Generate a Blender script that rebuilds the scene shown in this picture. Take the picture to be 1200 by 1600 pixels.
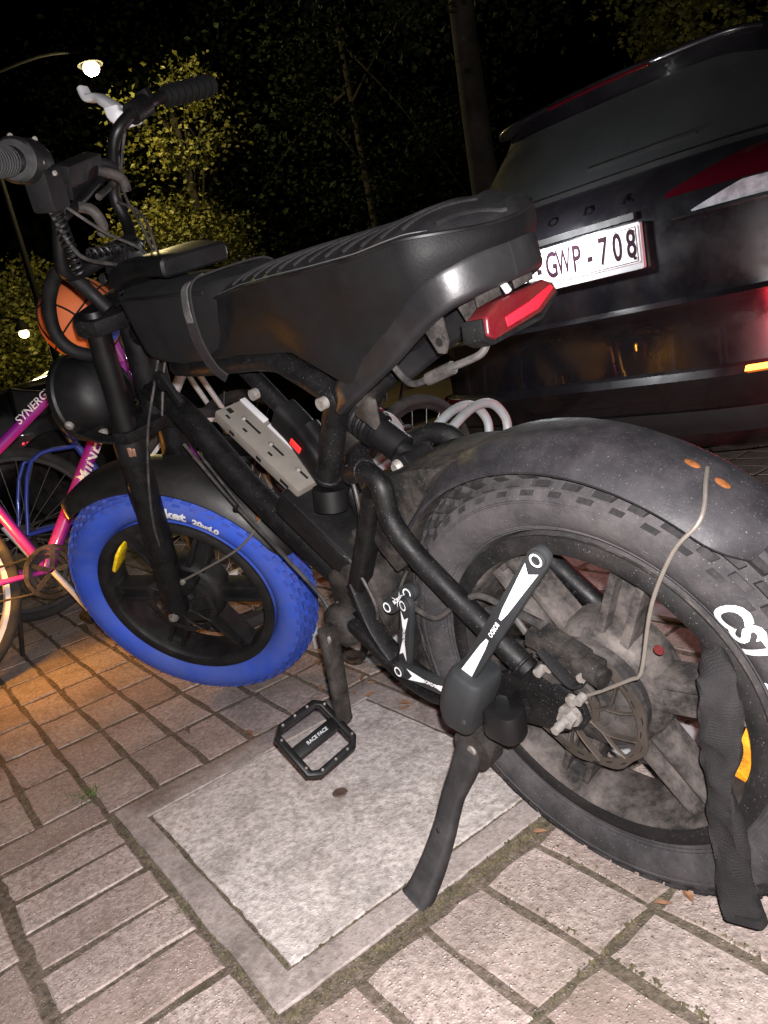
import bpy, bmesh, math, random
from mathutils import Vector, Matrix, Quaternion
R_ = math.radians
random.seed(7)
for o in list(bpy.data.objects): bpy.data.objects.remove(o)
scene = bpy.context.scene
COL = scene.collection

# ------------------------------------------------------------------ camera
cam_d = bpy.data.cameras.new('camera'); cam = bpy.data.objects.new('camera', cam_d); COL.objects.link(cam)
CAM = Vector((0.5599, -0.7764, 0.7630))
cam.matrix_world = (Matrix.Translation(CAM) @ Matrix.Rotation(R_(51.449), 4, 'Z')
                    @ Matrix.Rotation(R_(90 - 12.427), 4, 'X') @ Matrix.Rotation(R_(-13.022), 4, 'Z'))
cam_d.sensor_fit = 'HORIZONTAL'; cam_d.sensor_width = 36.0; cam_d.lens = 36.0 * 1228.16 / 1200.0
cam_d.clip_start = 0.02; cam_d.clip_end = 400.0
scene.camera = cam
# ------------------------------------------------------------------ night sky, moon, flash, exposure
world = bpy.data.worlds.new('World'); scene.world = world; world.use_nodes = True
wn = world.node_tree.nodes; wl = world.node_tree.links
sky = wn.new('ShaderNodeTexSky'); sky.sky_type = 'NISHITA'; sky.sun_disc = False
sky.sun_elevation = R_(-6.0); sky.sun_rotation = R_(120)
wl.new(sky.outputs[0], wn['Background'].inputs[0]); wn['Background'].inputs[1].default_value = 0.05
sun_d = bpy.data.lights.new('moon', 'SUN'); sun_d.energy = 0.006; sun_d.angle = R_(0.5); sun_d.color = (1, .95, .9)
sun = bpy.data.objects.new('moon', sun_d); COL.objects.link(sun); sun.rotation_euler = (R_(40), 0, R_(60))
fl_d = bpy.data.lights.new('phone_flash', 'POINT'); fl_d.energy = 150.0; fl_d.color = (1.0, .945, .945); fl_d.shadow_soft_size = .006
fl = bpy.data.objects.new('phone_flash', fl_d); COL.objects.link(fl); fl.location = CAM + Vector((.012, .010, .022))
vs = scene.view_settings; vs.view_transform = 'Standard'; vs.look = 'None'; vs.exposure = 0.15; vs.gamma = 1.0; vs.use_curve_mapping = False
scene.render.engine = 'CYCLES'
scene.cycles.max_bounces = 4; scene.cycles.diffuse_bounces = 2; scene.cycles.glossy_bounces = 2; scene.cycles.transmission_bounces = 2; scene.cycles.transparent_max_bounces = 4

# ------------------------------------------------------------------ materials
def M(name, col, rough=.5, metal=0., dust=0., dcol=(.24, .21, .19), nscale=14., bump=0., bscale=220., coat=0.,
      speck=0., speckcol=(.22, .21, .205), spec=.5, emit=None, estr=0., vary=0., alpha=1., trans=0., var2=None):
    m = bpy.data.materials.new(name); m.use_nodes = True
    nt = m.node_tree; N = nt.nodes; L = nt.links; b = N['Principled BSDF']
    b.inputs['Roughness'].default_value = rough; b.inputs['Metallic'].default_value = metal
    b.inputs['Specular IOR Level'].default_value = spec; b.inputs['Coat Weight'].default_value = coat
    b.inputs['Base Color'].default_value = (*col, 1)
    if trans: b.inputs['Transmission Weight'].default_value = trans
    if emit: b.inputs['Emission Color'].default_value = (*emit, 1); b.inputs['Emission Strength'].default_value = estr
    tc = N.new('ShaderNodeTexCoord'); src = None
    def noise(sc, det=6., ro=.6):
        n = N.new('ShaderNodeTexNoise'); n.inputs['Scale'].default_value = sc; n.inputs['Detail'].default_value = det
        n.inputs['Roughness'].default_value = ro; L.new(tc.outputs['Object'], n.inputs['Vector']); return n
    def ramp(s, p0, p1, c0=(0, 0, 0), c1=(1, 1, 1)):
        r = N.new('ShaderNodeValToRGB'); r.color_ramp.elements[0].position = p0; r.color_ramp.elements[1].position = p1
        r.color_ramp.elements[0].color = (*c0, 1); r.color_ramp.elements[1].color = (*c1, 1); L.new(s, r.inputs[0]); return r.outputs[0]
    def mix(f, a, bb):
        x = N.new('ShaderNodeMix'); x.data_type = 'RGBA'
        if isinstance(f, float): x.inputs[0].default_value = f
        else: L.new(f, x.inputs[0])
        for i, v in ((6, a), (7, bb)):
            if isinstance(v, tuple): x.inputs[i].default_value = (*v, 1)
            else: L.new(v, x.inputs[i])
        return x.outputs[2]
    def mul(s, k):
        x = N.new('ShaderNodeMath'); x.operation = 'MULTIPLY'; L.new(s, x.inputs[0]); x.inputs[1].default_value = k; return x.outputs[0]
    cur = tuple(col)
    if vary:
        n = noise(nscale * .7, 5.); cur = mix(ramp(n.outputs[0], .32, .68), tuple(c * (1 - vary) for c in col), var2 or tuple(min(1, c * (1 + vary)) for c in col))
    if dust:
        n = noise(nscale, 6., .7); f = mul(ramp(n.outputs[0], .42, .64), dust); cur = mix(f, cur, dcol)
    if speck:
        n = noise(520., 2., .5); f = mul(ramp(n.outputs[0], .685, .72), speck); cur = mix(f, cur, speckcol)
    if not isinstance(cur, tuple): L.new(cur, b.inputs['Base Color'])
    if dust:
        n2 = noise(nscale * 1.3, 6.); r = N.new('ShaderNodeMapRange'); L.new(n2.outputs[0], r.inputs[0])
        r.inputs[1].default_value = .3; r.inputs[2].default_value = .7; r.inputs[3].default_value = rough; r.inputs[4].default_value = min(1, rough + .35)
        L.new(r.outputs[0], b.inputs['Roughness'])
    if bump:
        n = noise(bscale, 4.); bp = N.new('ShaderNodeBump'); bp.inputs['Strength'].default_value = bump; bp.inputs['Distance'].default_value = .002
        L.new(n.outputs[0], bp.inputs['Height']); L.new(bp.outputs[0], b.inputs['Normal'])
    return m

def ground_mat(name, c0, c1, agg, peb=(.42, .38, .34), rand=.25, stain=(.07, .06, .05), sscale=2.2, stainamt=.6, rough=.9, bump=.6, nsc=90., pamt=.55):
    """concrete with aggregate: two scale noise, pebbles from voronoi, stains, bump"""
    m = bpy.data.materials.new(name); m.use_nodes = True; nt = m.node_tree; N = nt.nodes; L = nt.links; b = N['Principled BSDF']
    b.inputs['Roughness'].default_value = rough; b.inputs['Specular IOR Level'].default_value = .25
    geo = N.new('ShaderNodeNewGeometry'); oi = N.new('ShaderNodeObjectInfo')
    def noise(sc, det, ro=.6):
        n = N.new('ShaderNodeTexNoise'); n.inputs['Scale'].default_value = sc; n.inputs['Detail'].default_value = det; n.inputs['Roughness'].default_value = ro
        L.new(geo.outputs['Position'], n.inputs['Vector']); return n.outputs[0]
    def ramp(s, p0, p1):
        r = N.new('ShaderNodeMapRange'); L.new(s, r.inputs[0]); r.inputs[1].default_value = p0; r.inputs[2].default_value = p1; return r.outputs[0]
    def mix(f, a, bb, mode='MIX'):
        x = N.new('ShaderNodeMix'); x.data_type = 'RGBA'; x.blend_type = mode
        if isinstance(f, float): x.inputs[0].default_value = f
        else: L.new(f, x.inputs[0])
        for i, v in ((6, a), (7, bb)):
            if isinstance(v, tuple): x.inputs[i].default_value = (*v, 1)
            else: L.new(v, x.inputs[i])
        return x.outputs[2]
    def mul(s, k):
        x = N.new('ShaderNodeMath'); x.operation = 'MULTIPLY'; L.new(s, x.inputs[0]); x.inputs[1].default_value = k; return x.outputs[0]
    n1 = noise(nsc, 5., .75); base = mix(ramp(n1, .35, .65), c0, c1)
    if rand: base = mix(mul(oi.outputs['Random'], rand), base, agg)
    vo = N.new('ShaderNodeTexVoronoi'); vo.inputs['Scale'].default_value = 210.; L.new(geo.outputs['Position'], vo.inputs['Vector'])
    r = N.new('ShaderNodeMapRange'); L.new(vo.outputs['Distance'], r.inputs[0]); r.inputs[1].default_value = .42; r.inputs[2].default_value = .2
    sep = N.new('ShaderNodeSeparateColor'); L.new(vo.outputs['Color'], sep.inputs[0])
    thr = N.new('ShaderNodeMapRange'); L.new(sep.outputs[0], thr.inputs[0]); thr.inputs[1].default_value = .55; thr.inputs[2].default_value = .9
    mm = N.new('ShaderNodeMath'); mm.operation = 'MULTIPLY'; L.new(r.outputs[0], mm.inputs[0]); L.new(thr.outputs[0], mm.inputs[1])
    base = mix(mul(mm.outputs[0], pamt), base, peb)
    thr2 = N.new('ShaderNodeMapRange'); L.new(sep.outputs[1], thr2.inputs[0]); thr2.inputs[1].default_value = .75; thr2.inputs[2].default_value = .95
    m2 = N.new('ShaderNodeMath'); m2.operation = 'MULTIPLY'; L.new(r.outputs[0], m2.inputs[0]); L.new(thr2.outputs[0], m2.inputs[1])
    base = mix(mul(m2.outputs[0], pamt), base, tuple(c * .35 for c in c0))
    st = noise(sscale, 5., .72); base = mix(mul(ramp(st, .48, .70), stainamt), base, stain)
    st2 = noise(sscale * 5.3, 5., .78); base = mix(mul(ramp(st2, .52, .72), stainamt * .7), base, tuple(c * 1.2 for c in stain))
    L.new(base, b.inputs['Base Color'])
    bp = N.new('ShaderNodeBump'); bp.inputs['Strength'].default_value = bump; bp.inputs['Distance'].default_value = .004
    ad = N.new('ShaderNodeMath'); L.new(n1, ad.inputs[0]); L.new(mul(mm.outputs[0], .4), ad.inputs[1]); L.new(ad.outputs[0], bp.inputs['Height'])
    L.new(bp.outputs[0], b.inputs['Normal'])
    return m

MAT = dict(
    brick=ground_mat('brick concrete', (.230, .185, .165), (.555, .468, .43), (.245, .177, .151), peb=(.66, .58, .53), rand=.6, stain=(.115, .09, .07), stainamt=.7, bump=1., pamt=.85),
    sand=ground_mat('joint sand and soil', (.060, .047, .036), (.20, .16, .128), (.05, .05, .03), rand=0, stain=(.045, .040, .022), sscale=3.2, stainamt=.8, bump=1.),
    slab=ground_mat('cover slab concrete', (.30, .272, .252), (.68, .63, .595), (.4, .4, .4), peb=(.75, .72, .69), rand=0, stain=(.17, .15, .135), sscale=9., stainamt=.65, nsc=75., bump=.6, pamt=.5),
    cframe=ground_mat('cover frame concrete', (.25, .215, .20), (.40, .352, .328), (.4, .4, .4), rand=0, stain=(.10, .085, .07), sscale=7., stainamt=.8, nsc=110., bump=.45, pamt=.5),
    asphalt=ground_mat('asphalt', (.035, .034, .033), (.07, .068, .065), (.05, .05, .05), rand=0, stain=(.03, .028, .025)),
    frame=M('black frame paint', (.0020, .0020, .0024), .40, dust=.20, dcol=(.019, .017, .016), nscale=26, speck=.45, bump=.06, spec=.24),
    frame2=M('dusty black paint', (.0055, .0052, .005), .55, dust=.8, dcol=(.050, .043, .038), nscale=16, speck=.4, bump=.12, spec=.25),
    vinyl=M('black seat vinyl', (.0024, .0024, .0030), .42, bump=.25, bscale=420, dust=.10, dcol=(.03, .028, .026), nscale=9, spec=.42),
    vside=M('black side cover vinyl', (.0020, .0020, .0024), .52, bump=.25, bscale=380, dust=.14, dcol=(.008, .0075, .0075), nscale=7, spec=.22),
    bandp=M('glossy seat band', (.0050, .0050, .0058), .36, dust=.15, dcol=(.02, .018, .02), nscale=8, spec=.55, bump=.08),
    plastic=M('black plastic', (.0025, .0025, .0029), .45, bump=.08, dust=.18, dcol=(.019, .017, .016), nscale=14, spec=.26, speck=.2),
    satin=M('satin black plastic', (.0030, .0030, .0034), .32, dust=.08, dcol=(.02, .018, .017), nscale=8, spec=.34),
    fender=M('scuffed fender plastic', (.013, .0125, .0145), .42, dust=.45, dcol=(.040, .036, .039), nscale=24, speck=.35, bump=.1, spec=.32),
    ffender=M('glossy fender plastic', (.0075, .007, .0065), .30, dust=.25, dcol=(.04, .036, .033), nscale=8, speck=.2, spec=.4),
    rubber=M('dusty tyre rubber', (.025, .024, .025), .82, dust=.8, dcol=(.066, .060, .061), nscale=11, speck=.5, bump=.4, bscale=160, spec=.2),
    knob=M('tyre knob rubber', (.012, .0115, .012), .82, dust=.6, dcol=(.045, .041, .041), nscale=30, bump=.3, bscale=160, spec=.2),
    blue=M('blue tyre rubber', (.020, .066, .42), .62, vary=.22, dust=.45, dcol=(.085, .11, .27), nscale=8, bump=.2, bscale=140),
    blued=M('blue tyre knob rubber', (.016, .05, .31), .7, dust=.45, dcol=(.10, .10, .22), nscale=12, bump=.2, bscale=140),
    rim=M('black cast rim', (.0042, .0042, .0046), .45, dust=.4, dcol=(.032, .028, .026), nscale=11, speck=.4, bump=.12, spec=.3),
    rimdust=M('mud dusted cast rim', (.014, .0128, .012), .66, dust=.95, dcol=(.10, .086, .078), nscale=15, speck=.25, bump=.35, bscale=120, spec=.25),
    hub=M('dusty hub motor', (.012, .011, .0105), .52, dust=.9, dcol=(.072, .063, .057), nscale=13, speck=.3, bump=.3, bscale=120, spec=.3),
    disc=M('brown rusted disc', (.040, .032, .026), .5, metal=.4, dust=.6, dcol=(.060, .047, .038), nscale=22, bump=.15),
    steel=M('worn steel', (.23, .215, .20), .36, metal=.35, dust=.6, dcol=(.07, .055, .042), nscale=90, bump=.1),
    wire=M('stay wire steel', (.125, .112, .098), .42, metal=.25, dust=.5, dcol=(.11, .09, .07), nscale=40),
    rail=M('battery rail alloy', (.155, .142, .124), .52, metal=.15, dust=.35, dcol=(.10, .085, .07), nscale=25, bump=.06),
    rust=M('rust', (.17, .060, .016), .9, vary=.5, nscale=70, bump=.4, spec=.2),
    scrape=M('bare scraped metal', (.22, .12, .085), .5, metal=.3, vary=.4, nscale=60),
    alloy=M('polished alloy lever', (.50, .50, .52), .32, metal=.15, dust=.15, nscale=20),
    white=M('white print', (.62, .62, .63), .6, dust=.12, dcol=(.35, .35, .35), nscale=60, spec=.2),
    greyprint=M('grey print', (.055, .055, .055), .7),
    lockrub=M('lock rubber', (.0105, .0120, .0135), .5, bump=.08, dust=.15, dcol=(.04, .04, .04), nscale=14, spec=.35),
    stand=M('worn kickstand plastic', (.016, .015, .0155), .5, dust=.5, dcol=(.05, .045, .045), nscale=24, spec=.3, bump=.1),
    cloth=M('black woven strap', (.018, .017, .0175), .95, bump=.9, bscale=520, dust=.5, dcol=(.032, .029, .028), nscale=14, spec=.12),
    bag=M('black bag fabric', (.0024, .0024, .0029), .75, bump=.7, bscale=700, dust=.3, dcol=(.007, .007, .007), nscale=12, spec=.25),
    redlens=M('red lamp lens', (.075, .004, .007), .2, dust=.18, dcol=(.12, .05, .03), nscale=18, coat=.4),
    redlit=M('bright red reflector', (.85, .015, .03), .35, spec=.3),
    redmark=M('red marking', (.8, .03, .03), .4),
    amber=M('amber reflector', (1.0, .58, .01), .25, vary=.30, nscale=130, bump=.6, bscale=300, coat=.6),
    amber2=M('orange ribbed reflector', (.62, .24, .012), .3, vary=.5, nscale=60, bump=1., bscale=180, coat=.4),
    galv=M('galvanised steel', (.44, .47, .49), .48, metal=.25, vary=.22, nscale=16, bump=.1, dust=.2, dcol=(.3, .28, .25)),
    pink=M('magenta bike paint', (.26, .010, .25), .28, coat=.6, dust=.08, nscale=10),
    bluep=M('blue bike paint', (.045, .075, .42), .32, coat=.4),
    whitep=M('white bike paint', (.75, .75, .74), .35, dust=.15, nscale=10),
    blackp=M('black bike paint', (.015, .015, .016), .3, dust=.1, nscale=10),
    spoke=M('spoke steel', (.6, .59, .57), .3, metal=.8),
    tyre2=M('bike tyre', (.022, .022, .022), .8, dust=.3, dcol=(.1, .09, .08), bump=.2),
    ball=M('orange ball skin', (.62, .15, .045), .6, bump=.8, bscale=330, vary=.18, nscale=6),
    ballblue=M('blue ball panel', (.06, .13, .5), .6, bump=.8, bscale=330),
    seam=M('black rubber seam', (.006, .006, .006), .75, spec=.2),
    carpaint=M('dark car paint', (.0065, .0058, .0075), .18, coat=.8, dust=.05, dcol=(.03, .027, .027), nscale=5),
    cartrim=M('dark car trim', (.016, .016, .017), .5, dust=.2, dcol=(.05, .05, .05), nscale=6),
    glass=M('dark car glass', (.024, .026, .027), .12, dust=.5, dcol=(.034, .036, .036), nscale=2., spec=.6),
    chrome=M('chrome', (.6, .6, .6), .2, metal=1),
    clearlens=M('clear lamp lens', (.36, .375, .41), .15, vary=.5, nscale=40),
    carlens=M('car red lens', (.045, .0022, .006), .10, coat=.5),
    plate=M('number plate white', (.86, .86, .87), .45),
    platech=M('number plate ruby', (.030, .012, .020), .8, spec=.1),
    plateframe=M('plate frame', (.55, .56, .58), .4),
    glowred=M('glowing reflector red', (.5, .01, .01), .3, emit=(1, .22, .03), estr=9.),  # glow added to a bumper reflector that is no lamp
    glowamber=M('added glow amber', (.8, .35, .02), .3, emit=(1, .30, .012), estr=2.6),  # added glow in place of an orange lens flare
    lampglow=M('lit street lamp', (1, .9, .6), .3, emit=(1, .80, .38), estr=4.),
    lampmetal=M('lamp post metal', (.004, .004, .004), .7, spec=.2),
    bark=M('tree bark', (.030, .024, .018), .95, vary=.5, nscale=9, bump=1., bscale=30),
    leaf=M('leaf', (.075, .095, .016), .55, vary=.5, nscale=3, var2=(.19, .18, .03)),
    leafd=M('shaded leaf', (.011, .017, .006), .7, vary=.5, nscale=3, spec=.15),  # leaf colour darkened to stand for foliage the lamps barely light
    dry=M('dry leaf', (.17, .085, .045), .8, vary=.5, nscale=40),
    grass=M('weed grass', (.075, .115, .03), .7, vary=.4, nscale=30),
    moss=M('moss', (.062, .060, .026), .95, vary=.5, nscale=60, bump=1., bscale=130, var2=(.13, .105, .06)),
    ledg=M('green led', (0, .3, .15), .4, emit=(.0, 1., .5), estr=1.6),
    cable=M('black cable', (.014, .014, .014), .45, dust=.2, nscale=30),
)

# ------------------------------------------------------------------ geometry helpers: a geometry is (verts, faces)
def join(*gs):
    V = []; F = []
    for g in gs:
        n = len(V); V += [tuple(v) for v in g[0]]; F += [tuple(i + n for i in f) for f in g[1]]
    return V, F
def xf(g, fn): return [tuple(fn(Vector(v))) for v in g[0]], g[1]
def mv(g, t): t = Vector(t); return xf(g, lambda v: v + t)
def box(c, s, rot=None):
    c = Vector(c); V = []
    for x in (-.5, .5):
        for y in (-.5, .5):
            for z in (-.5, .5):
                v = Vector((x * s[0], y * s[1], z * s[2])); V.append(tuple(c + (rot @ v if rot else v)))
    return V, [(0, 1, 3, 2), (4, 6, 7, 5), (0, 4, 5, 1), (2, 3, 7, 6), (0, 2, 6, 4), (1, 5, 7, 3)]
def bev(g, w=.003, seg=2, ang=40):
    bm = bmesh.new(); vs_ = [bm.verts.new(v) for v in g[0]]
    for f in g[1]:
        try: bm.faces.new([vs_[i] for i in f])
        except Exception: pass
    bmesh.ops.recalc_face_normals(bm, faces=bm.faces)
    es = [e for e in bm.edges if len(e.link_faces) == 2 and e.calc_face_angle(0) > R_(ang)]
    try: bmesh.ops.bevel(bm, geom=es, offset=w, offset_type='OFFSET', segments=seg, affect='EDGES', profile=.6, clamp_overlap=True)
    except Exception: pass
    bm.verts.index_update(); out = [tuple(v.co) for v in bm.verts], [tuple(v.index for v in f.verts) for f in bm.faces]; bm.free(); return out
def smoothpath(pts, k=6):
    """Catmull-Rom through the points"""
    P = [Vector(p) for p in pts]
    if len(P) < 3: return P
    out = []
    for i in range(len(P) - 1):
        a = P[max(i - 1, 0)]; b = P[i]; c = P[i + 1]; d = P[min(i + 2, len(P) - 1)]
        for j in range(k):
            t = j / k
            out.append(.5 * ((2 * b) + (c - a) * t + (2 * a - 5 * b + 4 * c - d) * t * t + (3 * b - a - 3 * c + d) * t ** 3))
    out.append(P[-1]); return out
def frames(P, up=None, closed=False):
    T = []
    n = len(P)
    for i in range(n):
        a = P[(i - 1) % n] if closed else P[max(i - 1, 0)]; b = P[(i + 1) % n] if closed else P[min(i + 1, n - 1)]
        T.append((b - a).normalized())
    u = Vector(up) if up else (Vector((0, 1, 0)) if abs(T[0].y) < .9 else Vector((0, 0, 1)))
    out = []
    for t in T:
        s = t.cross(u)
        if s.length < 1e-6: s = t.orthogonal()
        s.normalize(); u2 = s.cross(t).normalized(); out.append((t, s, u2))
        if not up: u = u2
    return out
def sweep(pts, prof, k=0, up=None, closed=False, caps=True, scale=None, twist=None):
    """prof: closed list of (side, up)"""
    P = smoothpath(pts, k) if k else [Vector(p) for p in pts]
    FR = frames(P, up, closed); n = len(prof); V = []; F = []
    for i, (p, (t, s, u)) in enumerate(zip(P, FR)):
        f = i / max(1, len(P) - 1); sc = scale(f) if scale else 1.
        if twist: q = Quaternion(t, twist(f)); s = q @ s; u = q @ u
        for a, b in prof: V.append(tuple(p + s * a * sc + u * b * sc))
    m = len(P)
    for i in range(m if closed else m - 1):
        for j in range(n):
            a = i * n + j; b = i * n + (j + 1) % n; c = ((i + 1) % m) * n + (j + 1) % n; d = ((i + 1) % m) * n + j
            F.append((a, b, c, d))
    if caps and not closed: F.append(tuple(range(n - 1, -1, -1))); F.append(tuple(range((m - 1) * n, m * n)))
    return V, F
def circ(r, n=12, e=1.): return [(r * math.cos(2 * math.pi * i / n), e * r * math.sin(2 * math.pi * i / n)) for i in range(n)]
def tube(pts, r, k=0, n=12, closed=False, scale=None, e=1.): return sweep(pts, circ(r, n, e), k, closed=closed, scale=scale)
def rrect(w, h, r=.006, seg=3):
    out = []
    for cx, cy, a0 in ((w / 2 - r, h / 2 - r, 0), (-w / 2 + r, h / 2 - r, 90), (-w / 2 + r, -h / 2 + r, 180), (w / 2 - r, -h / 2 + r, 270)):
        for i in range(seg + 1): a = R_(a0 + 90 * i / seg); out.append((cx + r * math.cos(a), cy + r * math.sin(a)))
    return out
def lathe(prof, c=(0, 0, 0), n=48, closed=True, a0=0., a1=360., axis='y'):
    """prof (radius, lateral) closed loop, turned about the y axis; angle in the x-z plane"""
    full = abs(a1 - a0) > 359.9; m = n if full else n + 1; V = []; F = []; k = len(prof)
    for i in range(m):
        a = R_(a0 + (a1 - a0) * i / n)
        for r, y in prof:
            v = (r * math.cos(a), y, r * math.sin(a))
            if axis == 'z': v = (r * math.cos(a), r * math.sin(a), y)
            if axis == 'x': v = (y, r * math.cos(a), r * math.sin(a))
            V.append((v[0] + c[0], v[1] + c[1], v[2] + c[2]))
    for i in range(n):
        for j in range(k if closed else k - 1):
            a = i * k + j; b = i * k + (j + 1) % k; i2 = (i + 1) % m
            F.append((a, b, i2 * k + (j + 1) % k, i2 * k + j))
    if not full and closed: F.append(tuple(range(k))); F.append(tuple(range((m - 1) * k, m * k))[::-1])
    return V, F
def cyl(a, b, r, n=16, r2=None):
    a = Vector(a); b = Vector(b); r2 = r if r2 is None else r2
    return sweep([a, b], circ(1, n), scale=lambda f: r + (r2 - r) * f)
def prism(poly, y0, y1, bevel=0., seg=2):
    """polygon in the x-z plane extruded from y0 to y1"""
    n = len(poly); V = [(x, y0, z) for x, z in poly] + [(x, y1, z) for x, z in poly]
    F = [tuple(range(n)), tuple(range(2 * n - 1, n - 1, -1))] + [(i, i + n, (i + 1) % n + n, (i + 1) % n) for i in range(n)]
    return bev((V, F), bevel, seg) if bevel else (V, F)
def sph(c, r, n=20, sc=(1, 1, 1)):
    V = []; F = []
    for i in range(n // 2 + 1):
        ph = math.pi * i / (n // 2)
        for j in range(n):
            t = 2 * math.pi * j / n
            V.append((c[0] + sc[0] * r * math.sin(ph) * math.cos(t), c[1] + sc[1] * r * math.sin(ph) * math.sin(t), c[2] + sc[2] * r * math.cos(ph)))
    for i in range(n // 2):
        for j in range(n): F.append((i * n + j, (i + 1) * n + j, (i + 1) * n + (j + 1) % n, i * n + (j + 1) % n))
    return V, F
SPLIT = {'caliper_bolt', 'headlight_bracket', 'rail_slot', 'rail_edge', 'rail_screw', 'stay_bolt', 'stay_clip', 'gusset', 'crown_cap', 'crown_bolt', 'shock_bolt', 'shock_bracket',
         'pedal_pin', 'light_bracket', 'plate_border', 'plate_screw', 'piping', 'stitching', 'rib', 'screw', 'collar_scrape', 'chain', 'clamp_arm', 'brake_cable', 'chainring_disc'}
def islands(g):
    par = list(range(len(g[0])))
    def find(i):
        while par[i] != i: par[i] = par[par[i]]; i = par[i]
        return i
    for f in g[1]:
        r = find(f[0])
        for i in f[1:]: par[find(i)] = r
    D = {}
    for f in g[1]: D.setdefault(find(f[0]), []).append(f)
    out = []
    for fs in D.values():
        ids = sorted({i for f in fs for i in f}); mp = {i: k for k, i in enumerate(ids)}; out.append(([g[0][i] for i in ids], [tuple(mp[i] for i in f) for f in fs]))
    return out
def obj(name, g, mat, parent=None, smooth=38, kind=None, label=None, cat=None, group=None):
    if name in SPLIT:
        return [obj_(name, q, mat, parent, smooth, kind, label, cat, group) for q in islands(g)][0]
    return obj_(name, g, mat, parent, smooth, kind, label, cat, group)
def obj_(name, g, mat, parent=None, smooth=38, kind=None, label=None, cat=None, group=None):
    me = bpy.data.meshes.new(name); me.from_pydata([tuple(v) for v in g[0]], [], [tuple(f) for f in g[1]]); me.validate()
    bm = bmesh.new(); bm.from_mesh(me)
    if name not in ('crown', 'hedge_foliage'): bmesh.ops.recalc_face_normals(bm, faces=bm.faces)
    bm.to_mesh(me); bm.free()
    if smooth:
        me.polygons.foreach_set('use_smooth', [True] * len(me.polygons)); me.set_sharp_from_angle(angle=R_(smooth))
    o = bpy.data.objects.new(name, me); COL.objects.link(o)
    me.materials.append(MAT[mat] if isinstance(mat, str) else mat)
    if parent: o.parent = parent
    if kind: o['kind'] = kind
    if label: o['label'] = label
    if cat: o['category'] = cat
    if group: o['group'] = group
    return o
def empty(name, label, cat, loc=(0, 0, 0), rot=(0, 0, 0), group=None):
    o = bpy.data.objects.new(name, None); COL.objects.link(o); o.location = loc; o.rotation_euler = rot
    o['label'] = label; o['category'] = cat
    if group: o['group'] = group
    return o
def text_geo(s, size=1., cuts=1, shear=0., bold=0., space=1.):
    cu = bpy.data.curves.new('t', 'FONT'); cu.body = s; cu.size = size; cu.shear = shear; cu.offset = bold; cu.space_character = space
    cu.align_x = 'CENTER'; cu.align_y = 'CENTER'; cu.resolution_u = 4
    o = bpy.data.objects.new('t', cu); COL.objects.link(o); dg = bpy.context.evaluated_depsgraph_get()
    me = bpy.data.meshes.new_from_object(o.evaluated_get(dg)); bpy.data.objects.remove(o)
    bm = bmesh.new(); bm.from_mesh(me)
    bmesh.ops.remove_doubles(bm, verts=bm.verts, dist=1e-5)
    for _ in range(cuts): bmesh.ops.triangulate(bm, faces=bm.faces); bmesh.ops.subdivide_edges(bm, edges=bm.edges, cuts=1)
    bm.verts.index_update(); g = [tuple(v.co) for v in bm.verts], [tuple(v.index for v in f.verts) for f in bm.faces]
    bm.free(); bpy.data.meshes.remove(me); return g

# ================================================================== THE SETTING
TH = R_(-5.0); EU = Vector((math.cos(TH), math.sin(TH), 0)); EV = Vector((-math.sin(TH), math.cos(TH), 0))
def UV(u, v, z=0.): return EU * u + EV * v + Vector((0, 0, z))
pave = obj('pavement', ([(-14, -9, -.0016), (9, -9, -.0016), (9, 14, -.0016), (-14, 14, -.0016)], [(0, 1, 2, 3)]), 'sand', kind='structure')
ground = obj('ground', ([(-150, -150, -.05), (150, -150, -.05), (150, 150, -.05), (-150, 150, -.05)], [(0, 1, 2, 3)]), 'asphalt', kind='structure')
# utility cover set in the paving
FU0, FU1, FV0, FV1 = -.877, -.200, -.493, .118
SU0, SU1, SV0, SV1 = -.795, -.256, -.444, .058
# brick positions (u, v, along_u)
bricks = []
def area(u0, u1, v0, v1, along, pu=None, pv=None, ou=0., ov=0.):
    pu, pv = (.207, .1075) if along else (.1075, .207)
    nu = max(1, round((u1 - u0) / pu)); nv = max(1, round((v1 - v0) / pv)); du = (u1 - u0) / nu; dv = (v1 - v0) / nv
    for i in range(nu):
        for j in range(nv): bricks.append((u0 + (i + .5) * du, v0 + (j + .5) * dv, du, dv))
area(-.970, -.325, -.708, -.500, False)          # soldier course in front of the cover
area(-.325, -.187, -.708, -.500, False)
area(-.190, 2.1, -1.57, 2.4, True) if False else None
for (a, b_, c, d) in ((-.168, 1.902, -1.572, 3.03), (-2.947, -.885, -.503, 3.03), (-.885, -.168, .124, 3.03), (-2.947, -.970, -.718, -.503), (-2.947, -.168, -1.90, -.715), (-6.5, -2.947, -1.90, 3.03)):
    area(a, b_, c, d, True)
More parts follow.
